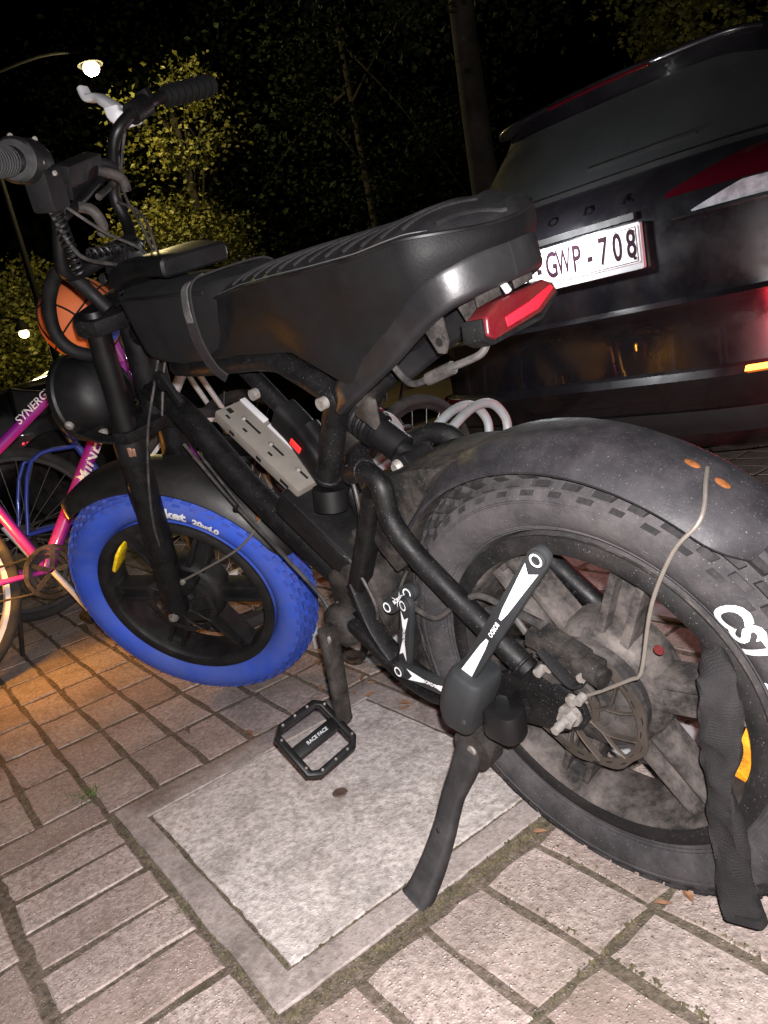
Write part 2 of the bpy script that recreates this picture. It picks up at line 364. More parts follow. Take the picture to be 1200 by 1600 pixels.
def brick_mesh(lu, lv, seed):
    rnd = random.Random(seed); g = .0042; w = lu / 2 - g; h = lv / 2 - g; c = .0028; F = []
    cor = [(-w + c, -h + c), (w - c, -h + c), (w - c, h - c), (-w + c, h - c)]; mid = [(-w, -h), (w, -h), (w, h), (-w, h)]
    def loop(cs, z, jit):
        out = []
        for k in range(4):
            a = cs[k]; b = cs[(k + 1) % 4]
            for q in range(3): t = q / 3 + (rnd.uniform(-.08, .08) if q else 0); j = jit * (1.9 if q == 0 else 1); out.append((a[0] + (b[0] - a[0]) * t + rnd.uniform(-j, j), a[1] + (b[1] - a[1]) * t + rnd.uniform(-j, j), z + rnd.uniform(-.0007, .0007)))
        return out
    L1 = loop(mid, -.0052, .0022); L2 = [(x * (1 - c / w * rnd.uniform(.8, 2.2)), y * (1 - c / h * rnd.uniform(.8, 2.2)), rnd.uniform(-.0006, .0004)) for x, y, z in L1]
    V = L1 + L2
    for i in range(12): F.append((i, (i + 1) % 12, 12 + (i + 1) % 12, 12 + i))
    F.append(tuple(range(12, 24))); return V, F
meshes = {}
def brick_data(lu, lv, k):
    key = (round(lu, 3), round(lv, 3), k)
    if key not in meshes:
        g = brick_mesh(lu, lv, hash(key) & 255); me = bpy.data.meshes.new('brick'); me.from_pydata(g[0], [], g[1]); me.materials.append(MAT['brick'])
        meshes[key] = me
    return meshes[key]
fw = cam.matrix_world.to_3x3() @ Vector((0, 0, -1)); cinv = cam.matrix_world.inverted()
def vis(p):
    q = cinv @ p
    if q.z > -.1: return -1
    x = q.x / -q.z * 1228 ; y = q.y / -q.z * 1228
    return 1 if abs(x) < 700 and abs(y) < 900 else 0
order = []
for bk in bricks:
    p = UV(bk[0], bk[1]); d = (p - CAM).length
    order.append((0 if vis(p) > 0 else 1, d, bk))
order.sort(key=lambda t: (t[0], t[1]))
far = []
rb = random.Random(3)
for i, (nv, d, (u, v, du, dv)) in enumerate(order):
    p = UV(u, v, rb.uniform(-.0012, .0014)); rz = TH + rb.uniform(-.012, .012); rx = rb.uniform(-.008, .008); ry = rb.uniform(-.005, .005)
    if i < 298:
        o = bpy.data.objects.new('brick', brick_data(du, dv, i % 4)); COL.objects.link(o); o.parent = pave; o.location = p; o.rotation_euler = (rx, ry, rz)
    else:
        g = brick_mesh(du, dv, i % 9); m = Matrix.Translation(p) @ Matrix.Rotation(rz, 4, 'Z') @ Matrix.Rotation(rx, 4, 'X'); far.append(xf(g, lambda q: m @ q))
obj('brick_field', join(*far), 'brick', pave, smooth=0, kind='stuff')
# cover: frame of four mitred bars and a slab
cover = empty('utility_cover', 'square concrete utility cover with grey slab set in the brick paving', 'manhole cover', UV((FU0 + FU1) / 2, (FV0 + FV1) / 2), (0, 0, TH))
ccu, ccv = (FU0 + FU1) / 2, (FV0 + FV1) / 2
def cu_(u, v, z): return (u - ccu, v - ccv, z)
O = [(FU0, FV0), (FU1, FV0), (FU1, FV1), (FU0, FV1)]; I = [(SU0 - .0065, SV0 - .0065), (SU1 + .0065, SV0 - .0065), (SU1 + .0065, SV1 + .0065), (SU0 - .0065, SV1 + .0065)]
rc = random.Random(5)
def subd(a, b, n): return [(a[0] + (b[0] - a[0]) * i / n, a[1] + (b[1] - a[1]) * i / n) for i in range(n)]
NO = 14; OO = []; II = []
for k in range(4): OO += subd(O[k], O[(k + 1) % 4], NO); II += subd(I[k], I[(k + 1) % 4], NO)
V = []; F = []; n = len(OO)
for (ring, z, j) in ((OO, -.03, 0), (OO, .0005, .0022), ([(a[0] * .96 + b[0] * .04, a[1] * .96 + b[1] * .04) for a, b in zip(OO, II)], .0022, .0012), ([(a[0] * .03 + b[0] * .97, a[1] * .03 + b[1] * .97) for a, b in zip(OO, II)], .0022, .0012), (II, .0008, .0016), (II, -.03, 0)):
    for a in ring: V.append(cu_(a[0] + rc.uniform(-j, j), a[1] + rc.uniform(-j, j), z))
for r in range(5):
    for i in range(n): F.append((r * n + i, r * n + (i + 1) % n, (r + 1) * n + (i + 1) % n, (r + 1) * n + i))
obj('cover_frame', (V, F), 'cframe', cover, smooth=30)
S = [(SU0, SV0), (SU1, SV0), (SU1, SV1), (SU0, SV1)]; SS = []
for k in range(4): SS += subd(S[k], S[(k + 1) % 4], 24)
n = len(SS); V = []; F = []; mu, mv_ = (SU0 + SU1) / 2, (SV0 + SV1) / 2
for (sc, z, j) in ((1, -.03, 0), (1, .0000, .0018), (.996, .0018, .0012)):
    for a in SS: V.append(cu_(mu + (a[0] - mu) * sc + rc.uniform(-j, j), mv_ + (a[1] - mv_) * sc + rc.uniform(-j, j), z))
for r in range(2):
    for i in range(n): F.append((r * n + i, r * n + (i + 1) % n, (r + 1) * n + (i + 1) % n, (r + 1) * n + i))
F.append(tuple(range(2 * n, 3 * n)))
obj('slab', (V, F), 'slab', cover, smooth=0)
pl = UV(0, 0); 
plug_w = Vector((-.550, -.134, 0)); pu, pv = plug_w.dot(EU), plug_w.dot(EV)
obj('lifting_plug', mv(lathe([(.0, .0022), (.006, .003), (.010, .0025), (.0125, .0035), (.014, .0012), (.014, -.002), (0, -.002)], n=18, axis='z'), cu_(pu, pv, .001)), M('dull brown plug', (.075, .048, .036), .9, vary=.4, nscale=80), cover)
# moss and weeds in the joints
rm = random.Random(11); V = []; F = []
for (u0, v0, u1, v1, wd, cnt) in ((-.184, -.49, -.184, .10, .012, 620), (-.19, -.22, -.19, .02, .016, 260), (-.881, -.49, -.881, .1, .004, 220), (-.87, -.497, -.2, -.497, .005, 260), (SU0, SV0 - .003, SU1, SV0 - .003, .002, 90), (SU1 + .003, SV0, SU1 + .003, SV1, .002, 140), (-.17, -.06, .3, -.06, .005, 200), (.037, -.5, .037, .1, .005, 200), (-.17,-.168,.2,-.168,.005,140)):
    for i in range(cnt):
        t = rm.random(); c = UV(u0 + (u1 - u0) * t + rm.gauss(0, wd * .5), v0 + (v1 - v0) * t + rm.gauss(0, wd * .5), -.004 + rm.random() * .004)
        s = rm.uniform(.002, .0055); a = rm.random() * 6.28; k = len(V)
        for q in range(3): V.append((c.x + s * math.cos(a + q * 2.09), c.y + s * math.sin(a + q * 2.09), c.z))
        V.append((c.x, c.y, c.z + s * rm.uniform(.5, .95))); F += [(k, k + 1, k + 3), (k + 1, k + 2, k + 3), (k + 2, k, k + 3)]
obj('moss', (V, F), 'moss', smooth=0, kind='stuff', label='olive moss growing in joints beside the utility cover', cat='moss')
def weed(name, w, n, h, spread, label):
    V = []; F = []; rg = random.Random(n)
    for i in range(n):
        a = rg.random() * 6.28; b = Vector((w[0] + rg.gauss(0, spread * .25), w[1] + rg.gauss(0, spread * .25), -.006)); L_ = h * rg.uniform(.5, 1.1); out = Vector((math.cos(a), math.sin(a), 0)); sd = Vector((-out.y, out.x, 0)) * rg.uniform(.0012, .0022)
        k = len(V)
        for q in range(4):
            t = q / 3; p = b + out * L_ * .8 * t * t + Vector((0, 0, L_ * (t - .45 * t * t))); wd = (1 - t * .92); V += [tuple(p + sd * wd), tuple(p - sd * wd)]
        for q in range(3): F.append((k + 2 * q, k + 2 * q + 1, k + 2 * q + 3, k + 2 * q + 2))
    obj(name, (V, F), 'grass', smooth=0, label=label, cat='weed')
weed('weed_tuft', (-1.04, -.424), 46, .045, .06, 'grass tuft sprouting between bricks left of the utility cover corner')
weed('weed_sprig', (-.531, -.468), 14, .022, .03, 'tiny green sprig beside the left edge of the cover frame')
# fallen leaves
V = []; F = []; rl = random.Random(21)
for i in range(230):
    r = rl.random()
    if r < .6: u, v = rl.uniform(-1.1, -.1), rl.gauss(.2, .12)
    elif r < .8: u, v = rl.uniform(-.2, .35), rl.uniform(-.1, .7)
    else: u, v = rl.uniform(-2, .3), rl.uniform(.2, 1.6)
    if SU0 - .02 < u < SU1 + .02 and SV0 - .02 < v < SV1: continue
    c = UV(u, v, .003); s = rl.uniform(.006, .017); a = rl.random() * 6.28; k = len(V); ux = Vector((math.cos(a), math.sin(a), rl.uniform(-.2, .3))); uy = Vector((-math.sin(a), math.cos(a), rl.uniform(-.2, .3)))
    for (x, y, z) in ((-1, 0, .1), (-.3, .45, .25), (.5, .35, .2), (1, 0, .1), (.5, -.35, .25), (-.3, -.45, .2), (0, 0, 0)): V.append(tuple(c + ux * s * x + uy * s * y + Vector((0, 0, s * z))))
    for q in range(6): F.append((k + q, k + (q + 1) % 6, k + 6))
obj('leaf_litter', (V, F), 'dry', smooth=0, kind='stuff', label='small brown leaves scattered over the paving behind the cover', cat='leaves')
#@@PART2@@
# ================================================================== THE FAT BIKE (bike frame: x to the rear, y to the right side, z up; leans on its stand)
LEAN = R_(7.835); WB = 1.1233; RO = .3023; RR = .2103; STEER = R_(31.14)
bike = empty('fat_bike', 'black fat tyre electric bike with blue front tyre leaning on its kickstand', 'electric bike', (0, 0, 0), (LEAN, 0, 0))
AXF = Vector((-WB, 0, RO)); su = Vector((math.sin(R_(24)), 0, math.cos(R_(24)))); SM = Matrix.Rotation(STEER, 3, su)
def STM(g): return xf(g, lambda v: AXF + SM @ v)           # steered assembly, origin at the front axle
def RWM(g): return xf(g, lambda v: Vector((0, 0, RO)) + v)   # rear wheel, origin at the axle
def part(name, g, mat, parent=None, **k): return obj(name, g, mat, parent or bike, **k)
def steer(name, g, mat, parent=None, **k): return obj(name, STM(g), mat, parent or bike, **k)

CR, AR, AY = .2555, .0462, .0525        # tyre section: centre radius, radial and lateral half axes
def tyre_pt(phi, off=0.):
    """phi 0 = crown, 90 = near sidewall (negative y)"""
    return CR + (AR + off) * math.cos(phi), -(AY + off) * math.sin(phi)
def tyre_geo():
    pr = []
    for i in range(25):
        ph = R_(-152 + 304 * i / 24); pr.append(tyre_pt(ph, -.0055 if abs(math.degrees(ph)) < 52 else (-.0030 if abs(math.degrees(ph)) < 62 else 0)))
    return lathe(pr + [(.204, .030), (.204, -.030)], n=120)
def on_tyre(a, phi, off=0.):
    r, y = tyre_pt(phi, off); return Vector((r * math.cos(a), y, r * math.sin(a)))
def knobs(seed, hgt=.0052):
    G = []; rk = random.Random(seed); N = 46
    rows = [(0, 0., 11, .42), (15, .5, 10, .40), (-15, .5, 10, .40), (29, 0, 10, .40), (-29, 0, 10, .40), (43, .5, 10, .44), (-43, .5, 10, .44), (56, 0., 10, .44), (-56, 0., 10, .44), (69, .5, 9, .38), (-69, .5, 9, .38)]
    for (ph0, sh, dp, fr) in rows:
        for i in range(N):
            a = 2 * math.pi * (i + sh) / N; da = math.pi / N * fr * 1.25 * (1.15 if (i % 2) else .95); d2 = dp / 2
            lo = -.007; hi = hgt * .9 if abs(ph0) < 50 else (hgt * .6 if abs(ph0) < 60 else .0009)
            V = []
            for (off, t) in ((lo, 1.0), (hi, .86)):
                for (sa, sp) in ((-1, -1), (1, -1), (1, 1), (-1, 1)):
                    V.append(tuple(on_tyre(a + sa * da * t + (.01 if sp > 0 else 0), R_(ph0 + sp * d2 * t), off)))
            G.append((V, [(4, 5, 6, 7), (0, 1, 5, 4), (1, 2, 6, 5), (2, 3, 7, 6), (3, 0, 4, 7)]))
    return join(*G)
def tyre_text(s, size, ang_c, phi_c, shear=0., bold=0., off=.0024, cuts=2, sx=1.):
    g = text_geo(s, size, cuts, shear, bold)
    def f(v):
        # clockwise as seen from the near side, tops outward
        dphi = -v.y / .049; a = ang_c - sx * v.x / (CR + AR * math.cos(phi_c)); return on_tyre(a, phi_c + dphi, off)
    return xf(g, f)
def cast_wheel(phase, n=6):
    G = []
    # rim barrel with two lips
    G.append(lathe([(RR + .003, -.041), (RR + .003, -.035), (.200, -.028), (.199, .028), (RR + .003, .035), (RR + .003, .041), (.197, .043), (.191, .038), (.188, .030), (.187, 0), (.188, -.030), (.191, -.038), (.197, -.043)], n=96))
    for k in range(n):
        a = R_(phase + 360 / n * k); d = Vector((math.cos(a), 0, math.sin(a))); t = Vector((-math.sin(a), 0, math.cos(a)))
        def sp(w0, w1, y0, y1, r0, r1, off=0.):
            V = []
            for r, w in ((r0, w0), (r1, w1)):
                for (sw, y) in ((-1, y0), (1, y0), (1, y1), (-1, y1)): V.append(tuple(d * r + t * (sw * w / 2 + off) + Vector((0, y, 0))))
            return bev((V, [(0, 1, 2, 3), (4, 7, 6, 5), (0, 4, 5, 1), (1, 5, 6, 2), (2, 6, 7, 3), (3, 7, 4, 0)]), .0022, 2)
        G += [sp(.013, .009, -.024, .020, .050, .192, .0165), sp(.013, .009, -.024, .020, .050, .192, -.0165), sp(.024, .024, -.006, .010, .050, .192, 0)]
        G.append(sp(.042, .052, -.018, .016, .180, .190))
    G.append(lathe([(.088, -.012), (.084, -.024), (.076, -.030), (.070, -.031), (.068, -.037), (.040, -.042), (.020, -.042), (.020, .040), (.050, .042), (.084, .034), (.088, .018)], n=48))
    return join(*G)
def brake_disc(R=.088):
    G = []; n = 72; V = []; F = []
    for (y) in (-.0011, .0011):
        for i in range(n):
            a = 2 * math.pi * i / n; w = .0022 * math.sin(a * 9)
            V.append(((R + w) * math.cos(a), y, (R + w) * math.sin(a))); V.append(((R - .013) * math.cos(a), y, (R - .013) * math.sin(a)))
    m = 2 * n
    for i in range(n):
        j = (i + 1) % n; F += [(2 * i, 2 * j, 2 * j + 1, 2 * i + 1), (m + 2 * i, m + 2 * i + 1, m + 2 * j + 1, m + 2 * j), (2 * i, m + 2 * i, m + 2 * j, 2 * j), (2 * i + 1, 2 * j + 1, m + 2 * j + 1, m + 2 * i + 1)]
    G.append((V, F))
    for k in range(6):
        a = 2 * math.pi * k / 6
        P = [(r * math.cos(a + b), 0, r * math.sin(a + b)) for r, b in ((.020, 0), (.045, .22), (.078, .62))]
        G.append(sweep(P, rrect(.0022, .0095, .001, 1), 4, up=(0, 1, 0)))
        P = [(r * math.cos(a + b), 0, r * math.sin(a + b)) for r, b in ((.034, .10), (.058, .05), (.078, .10))]
        G.append(sweep(P, rrect(.0022, .006, .001, 1), 4, up=(0, 1, 0)))
    G.append(lathe([(.026, -.0015), (.026, .0015), (.017, .0015), (.017, -.0015)], n=24))
    # slots read as thin raised rims broken by dark pads
    return join(*G)
def disc_slots(R=.088):
    G = []
    for k in range(24):
        a = 2 * math.pi * k / 24; r = R - .0045 - (.004 if k % 2 else 0); da = .055
        P = [(r * math.cos(a + s * da), -.0016, r * math.sin(a + s * da)) for s in (-1, 0, 1)]
        G.append(sweep(P, rrect(.0006, .0026, .0002, 1), 0, up=(0, 1, 0)))
    return join(*G)

# ---- rear wheel
rw = part('wheel', RWM(cast_wheel(3)), 'rimdust', label='dusty black cast rear wheel')
ty = part('tyre', RWM(tyre_geo()), 'rubber', rw, label='dusty black knobbly rear tyre')
part('sidewall_rib', RWM(join(*[lathe([on for on in (tyre_pt(R_(p0 - .6), .0002), tyre_pt(R_(p0), .0011), tyre_pt(R_(p0 + .6), .0002))], n=110, closed=True) for p0 in (80, 83, 128, 133, 140)])), 'rubber', rw, kind='stuff')
part('tread', RWM(knobs(1)), 'knob', rw, smooth=0, kind='stuff')
part('tyre_lettering', RWM(tyre_text('CST', .050, R_(31.5), R_(97), shear=.22, bold=.0020, sx=.74)), 'white', rw, smooth=0); part('tyre_lettering', RWM(tyre_text('B', .050, R_(15.7), R_(97), shear=.22, bold=.0020, sx=.74)), 'white', rw, smooth=0)
rim = part('rim_band', RWM(lathe([(RR + .0045, -.0425), (RR + .0045, -.040), (.1935, -.0415), (.1925, -.0435), (.197, -.0455), (.207, -.0455)], n=96)), 'rim', rw)
part('hub_motor', RWM(join(lathe([(.02, -.052), (.040, -.052), (.060, -.046), (.074, -.040), (.074, -.03), (.02, -.03)], n=40), *[lathe([(.030 + .008 * i, -.0535), (.033 + .008 * i, -.0535), (.033 + .008 * i, -.046), (.030 + .008 * i, -.046)], n=40) for i in range(2)])), 'hub', rw)
part('brake_disc', mv(brake_disc(), (0, -.064, RO)), 'disc', rw)
part('disc_slots', mv(disc_slots(), (0, -.064, RO)), 'seam', rw, kind='stuff')
part('axle', RWM(join(cyl((0, -.11, 0), (0, .10, 0), .006), cyl((0, -.098, 0), (0, -.088, 0), .0115, 6), cyl((0, -.088, 0), (0, -.082, 0), .0145, 24), cyl((0, -.118, 0), (0, -.105, 0), .0055, 12))), 'steel', rw)
g = tyre_text('\u25cf', .010, 0, 0) if False else lathe([(.0, -.0425), (.0055, -.0425), (.006, -.041), (0, -.041)], (.110, 0, .083), 20)
part('hub_sticker', RWM(xf(g, lambda v: v)), 'redlens', rw)
def reflector(a, r0, r1, w):
    P = [(r * math.cos(a), -.024, r * math.sin(a)) for r in (r0, r0 + .25 * (r1 - r0), r0 + .75 * (r1 - r0), r1)]
    sc = (.55, 1, 1, .55)
    return bev(sweep([(r0 * math.cos(a), -.030, r0 * math.sin(a)), ((r0 + r1) / 2 * math.cos(a), -.030, (r0 + r1) / 2 * math.sin(a)), (r1 * math.cos(a), -.030, r1 * math.sin(a))], rrect(.008, w, .002, 2), 4, up=(0, 1, 0), scale=lambda f: .45 + .55 * min(1, 4 * min(f, 1 - f))), .001, 1)
rq = Matrix.Rotation(-math.atan2(-.073, -.034), 3, 'Y'); part('reflector', RWM(bev(xf(box((0, 0, 0), (.082, .010, .034)), lambda v: Vector((.163, .004, -.075)) + rq @ v), .004, 2)), 'amber2', rw, label='amber reflector on the rear spokes')

# ---- front wheel
fwh = steer('wheel', cast_wheel(-15), 'rim', label='black cast front wheel')
steer('tyre', tyre_geo(), 'blue', fwh, label='blue front tyre')
steer('tread', knobs(2, .0022), 'blued', fwh, smooth=0, kind='stuff')
steer('rim_band', lathe([(RR + .0045, -.0425), (RR + .0045, -.040), (.1935, -.0415), (.1925, -.0435), (.197, -.0455), (.207, -.0455)], n=96), 'rim', fwh)
steer('tyre_lettering', tyre_text('Rocket', .036, R_(66), R_(98), bold=.0016), 'white', fwh, smooth=0); steer('tyre_lettering', tyre_text('20x4.0', .022, R_(43.5), R_(102), bold=.0012), 'white', fwh, smooth=0)
steer('hub', lathe([(.012, -.055), (.026, -.055), (.03, -.045), (.045, -.042), (.045, .042), (.03, .05), (.012, .055)], n=32), 'rim', fwh)
steer('brake_disc', mv(brake_disc(.082), (0, -.058, 0)), 'rim', fwh)
ra = math.atan2(.150, -.086)
steer('reflector', mv(xf(reflector(0, -.044, .044, .046), lambda v: Matrix.Rotation(-(math.atan2(.190 - .109, -.044 + .129)), 3, 'Y') @ v), (-.086, -.012, .150)), 'amber', fwh, label='amber reflector on the front spokes')

# ---- fenders
def fender(a0, a1, rtop=.331, hw=.065, n=60, drop=.023):
    out = []
    ys = [-1, -.96, -.86, -.72, -.45, -.2, 0, .2, .45, .72, .86, .96, 1]
    def rr_(s, f):
        base = rtop - drop * abs(s) ** 3.2 - (.004 if abs(s) > .45 else 0)
        return base
    V = []; F = []; k = len(ys)
    for sh in (0, .0035):
        for i in range(n + 1):
            f = i / n; e = min(f, 1 - f) * n; ta = R_(a0 + (a1 - a0) * f)
            wn = 1 - .42 * max(0, 1 - e / 5) ** 2
            for s in ys: r = rr_(s, f) - sh; y = s * (hw - sh * .6) * wn; V.append((r * math.cos(ta), y, r * math.sin(ta)))
    m = (n + 1) * k
    for i in range(n):
        for j in range(k - 1):
            a = i * k + j; F.append((a, a + 1, a + k + 1, a + k)); F.append((m + a, m + a + k, m + a + k + 1, m + a + 1))
        for j in (0, k - 1): a = i * k + j; F.append((a, a + k, m + a + k, m + a))
    for i in (0, n):
        for j in range(k - 1): a = i * k + j; F.append((a, a + 1, m + a + 1, m + a))
    return V, F
rf = part('fender', RWM(fender(41, 152)), 'fender', label='scuffed black rear fender')
part('mud_flap', RWM(fender(152.3, 196, .327, .056, 26, .014)), 'frame2', label='dusty flap under the swingarm')
SY = -.080
stay = [(.186, -.004, .580), (.196, -.030, .576), (.206, -.058, .566), (.204, -.073, .554), (.180, -.081, .530), (.146, -.084, .472), (.120, -.086, .400), (.112, -.088, .383), (.100, -.088, .376), (.058, -.088, .352), (.016, -.086, .330)]
part('fender_stay', tube(stay, .0022, 5, 8), 'wire', label='bent wire stay from the rear fender to the axle')
part('stay_bolt', join(lathe([(0, -.094), (.007, -.094), (.008, -.088), (0, -.088)], (.014, 0, .330), 12)), 'steel')
def rustpad(c, ex, ez, n):
    g = sph((0, 0, 0), .0085, 14, (1, .62, .2)); return mv(xf(g, lambda v: Matrix.Rotation(n, 3, 'Y') @ v), c)
part('stay_clip', join(rustpad((.172, -.004, .585), 0, 0, R_(33)), rustpad((.200, -.008, .566), 0, 0, R_(38))), 'rust', label='two rusted clip pads on the rear fender')
ff = steer('fender', fender(8, 118, .346, .066, 60, .034), 'ffender', label='glossy black front fender')
steer('fender_stay', tube([(.061, -.072, .069), (.15, -.078, .090), (.235, -.080, .112), (.285, -.076, .135), (.318, -.058, .160)], .0028, 5, 8), 'wire')
def fpt(a, s, rt=.348, hw=.066, dr=.034): r = rt - dr * abs(s) ** 3.2; return Vector((r * math.cos(R_(a)), s * hw, r * math.sin(R_(a))))
steer('stay_clip', join(*[mv(sph((0, 0, 0), .008, 12, (.6, 1, .6)), fpt(aa, s_) * 1.004) for aa, s_ in ((27, -.72), (24, -.60))]), 'rust')
steer('stay_bolt', lathe([(0, -.084), (.006, -.084), (.007, -.078), (0, -.078)], (.061, 0, .069), 12), 'steel')

# ---- fork, crowns, headlight, bars
FD = Vector((.253, 0, .632)).normalized()
def fp(t, y=0., off=0.): p = FD * t + Vector((FD.z, 0, -FD.x)) * off; return (p.x, y, p.z)
LEG = .681
for s in (-1, 1):
    y = .078 * s
    steer('fork_leg', join(tube([fp(.0, y), fp(.05, y), fp(.28, y), fp(.415, y)], .0285, 0, 20, scale=lambda f: .86 if f < .2 else 1), sweep([fp(.23, y * 1.0, -.02), fp(.30, y, -.026), fp(.36, y, -.024), fp(.425, y, -.010)], circ(.010, 8), 4)), 'frame', label='lower fork leg')
    steer('fork_stanchion', tube([fp(.40, y), fp(LEG, y)], .0215, 0, 20), 'satin')
    steer('fork_collar', join(lathe([(.027, -.016), (.028, -.006), (.028, .014), (.025, .018), (.018, .018), (.018, -.016)], n=24, axis='z') if False else tube([fp(.395, y), fp(.402, y), fp(.438, y), fp(.446, y)], .0315, 0, 20, scale=lambda f: .93 if f in (0, 1) else 1)), 'plastic')
steer('collar_scrape', join(*[bev(box(Vector(fp(.425 - .004 * i, -.078)) + Vector((.014 + .006 * i, -.0285 + .0035 * i * i, 0)), (.009, .0026, .020 - .003 * i), Matrix.Rotation(R_(24), 3, 'Y')), .0008, 1) for i in range(2)]), 'scrape')
def crown(t, th, hw=.105, front=.045, back=.065):
    """clamp plate across both legs"""
    pts = [(-hw, -front * .55), (-hw * .75, -front), (hw * .75, -front), (hw, -front * .55), (hw, back * .3), (hw * .55, back * .75), (hw * .25, back), (-hw * .25, back), (-hw * .55, back * .75), (-hw, back * .3)]
    n = len(pts); V = []; ax = FD; fx = Vector((FD.z, 0, -FD.x))
    for h in (-th / 2, th / 2):
        for y, x in pts: V.append(tuple(ax * (t + h) + fx * x + Vector((0, y, 0))))
    return bev((V, [tuple(range(n)), tuple(range(2 * n - 1, n - 1, -1))] + [(i, (i + 1) % n, (i + 1) % n + n, i + n) for i in range(n)]), .005, 2)
cr = steer('fork_crown', crown(LEG - .005, .030, .108, .040, .060), 'frame', label='upper fork crown')
steer('crown_cap', join(*[cyl(fp(LEG + .008, s * .078), fp(LEG + .020, s * .078), .021, 20, .018) for s in (-1, 1)], cyl(fp(LEG + .008, 0, .022), fp(LEG + .026, 0, .022), .017)), 'satin', cr)
steer('crown_bolt', join(*[cyl(fp(LEG - .006, s * .050, .050), fp(LEG - .006, s * .050, .066), .005) for s in (-1, 1)]), 'steel', cr)
steer('fork_crown', crown(.455, .028, .104, .030, .055), 'frame', label='lower fork crown')
# front loop guard
lp = [fp(LEG + .02, -.075, .03), (.252, -.075, .725), (.200, -.075, .704), (.168, -.075, .664), (.156, -.072, .628), (.160, -.062, .598), (.170, -.040, .575)]
steer('guard_loop', tube(lp, .0125, 6, 14), 'plastic', label='curved black tube from crown to headlight')
HLc = Vector((.084, 0, .497)); HD = Vector((-1, 0, .10)).normalized()
hp = [(0, .070), (.018, .0695), (.040, .064), (.058, .054), (.071, .040), (.079, .022), (.083, .0), (.084, -.020), (.088, -.024), (.088, -.036), (.080, -.040)]
def along(prof, c, d, n=40):
    d = Vector(d).normalized(); q = Vector((0, 0, 1)).rotation_difference(d); V = []; F = []; k = len(prof)
    for i in range(n):
        a = 2 * math.pi * i / n
        for r, h in prof: V.append(tuple(Vector(c) + q @ Vector((r * math.cos(a), r * math.sin(a), h))))
    for i in range(n):
        for j in range(k - 1): F.append((i * k + j, i * k + j + 1, ((i + 1) % n) * k + j + 1, ((i + 1) % n) * k + j))
    return V, F
hl = steer('headlight', along(hp, HLc, -HD), 'satin', label='round black headlight shell')
steer('headlight_lens', along([(0, -.046), (.04, -.044), (.081, -.038)], HLc, -HD), 'clearlens', hl)
def on_head(th, ph, r=.084):  # screws on the shell
    return HLc
for (sx, sz, sy) in ((.062, .478, -.0845), (.098, .432, -.056)):
    d = (Vector((sx, sy, sz)) - HLc).normalized(); steer('screw', along([(0, .005), (.0065, .0045), (.0095, .001), (.0095, -.006)], Vector((sx, sy * .98, sz)), d, 16), 'steel', hl)
steer('headlight_bracket', join(*[sweep([(.075, s * .080, .46), (.12, s * .086, .43), (.155, s * .080, .415)], rrect(.005, .030, .002, 1), 3, up=(0, 1, 0)) for s in (-1, 1)]), 'frame', hl)
# handlebar: base in the crown, two risers, sweeping ends
LB = [(.335, -.020, .718), (.300, -.075, .712), (.292, -.118, .722), (.305, -.130, .745), (.347, -.130, .800), (.378, -.134, .846), (.392, -.160, .872), (.405, -.22, .884), (.490, -.40, .889)]
RB = [(.335, .020, .718), (.300, .075, .712), (.285, .118, .740), (.283, .130, .787), (.310, .130, .825), (.342, .130, .866), (.365, .142, .884), (.385, .185, .895), (.400, .24, .899), (.440, .30, .889)]
bar = steer('handlebar', join(tube(LB, .0112, 7, 14), tube(RB, .0112, 7, 14), cyl((.335, -.03, .718), (.335, .03, .718), .0125), cyl((.340, -.130, .792), (.318, .130, .835), .008)), 'satin', label='tall black riser handlebar')
steer('stem', join(bev(box((.322, 0, .700), (.05, .06, .05), Matrix.Rotation(R_(22), 3, 'Y')), .006), cyl(fp(LEG + .01, 0, .02), (.332, 0, .722), .016)), 'frame')
steer('grip', join(tube([(.412, -.235, .885), (.425, -.27, .886), (.475, -.375, .889), (.478, -.382, .889)], .0185, 0, 18), *[tube([(.418 + .006 * i, -.255 - .0125 * i, .8857), (.420 + .006 * i, -.259 - .0125 * i, .8857)], .0205, 0, 18) for i in range(9)]), 'plastic', label='black grip on the near handlebar end')
steer('grip', join(tube([(.408, .255, .897), (.468, .345, .881)], .0165, 0, 18), *[tube([(.412 + .008 * i, .26 + .012 * i, .896 - .0022 * i), (.414 + .008 * i, .2635 + .012 * i, .8955 - .0022 * i)], .0205, 0, 18) for i in range(7)]), 'seam', label='black grip on the far handlebar end')
steer('throttle_housing', join(tube([(.388, -.160, .872), (.394, -.178, .878), (.406, -.222, .885), (.409, -.228, .885)], .031, 0, 22, scale=lambda f: .86 if f in (0, 1) else 1), bev(box((.392, -.178, .838), (.040, .042, .060), Matrix.Rotation(R_(20), 3, 'Y')), .006), bev(box((.377, -.205, .902), (.05, .036, .018), Matrix.Rotation(R_(15), 3, 'Y')), .005)), 'plastic', label='switch and throttle housing')
steer('screw', join(*[sph(p, .0042, 8) for p in ((.414, -.212, .913), (.424, -.196, .868), (.420, -.178, .850), (.412, -.164, .900))]), 'steel')
lev = steer('brake_lever', join(bev(sweep([(.372, .205, .888), (.350, .195, .892), (.338, .19, .905), (.338, .193, .917)], rrect(.028, .032, .005, 2), 5), .002, 1), sweep([(.344, .196, .910), (.322, .210, .932), (.300, .228, .948), (.276, .236, .956), (.270, .245, .976)], rrect(.017, .030, .006, 2), 5, scale=lambda f: 1 - .25 * f)), 'alloy', label='silver brake lever on the far bar')
steer('brake_lever', sweep([(.384, -.152, .880), (.350, -.165, .890), (.322, -.215, .886), (.318, -.30, .884)], rrect(.009, .014, .003, 2), 5), 'plastic')
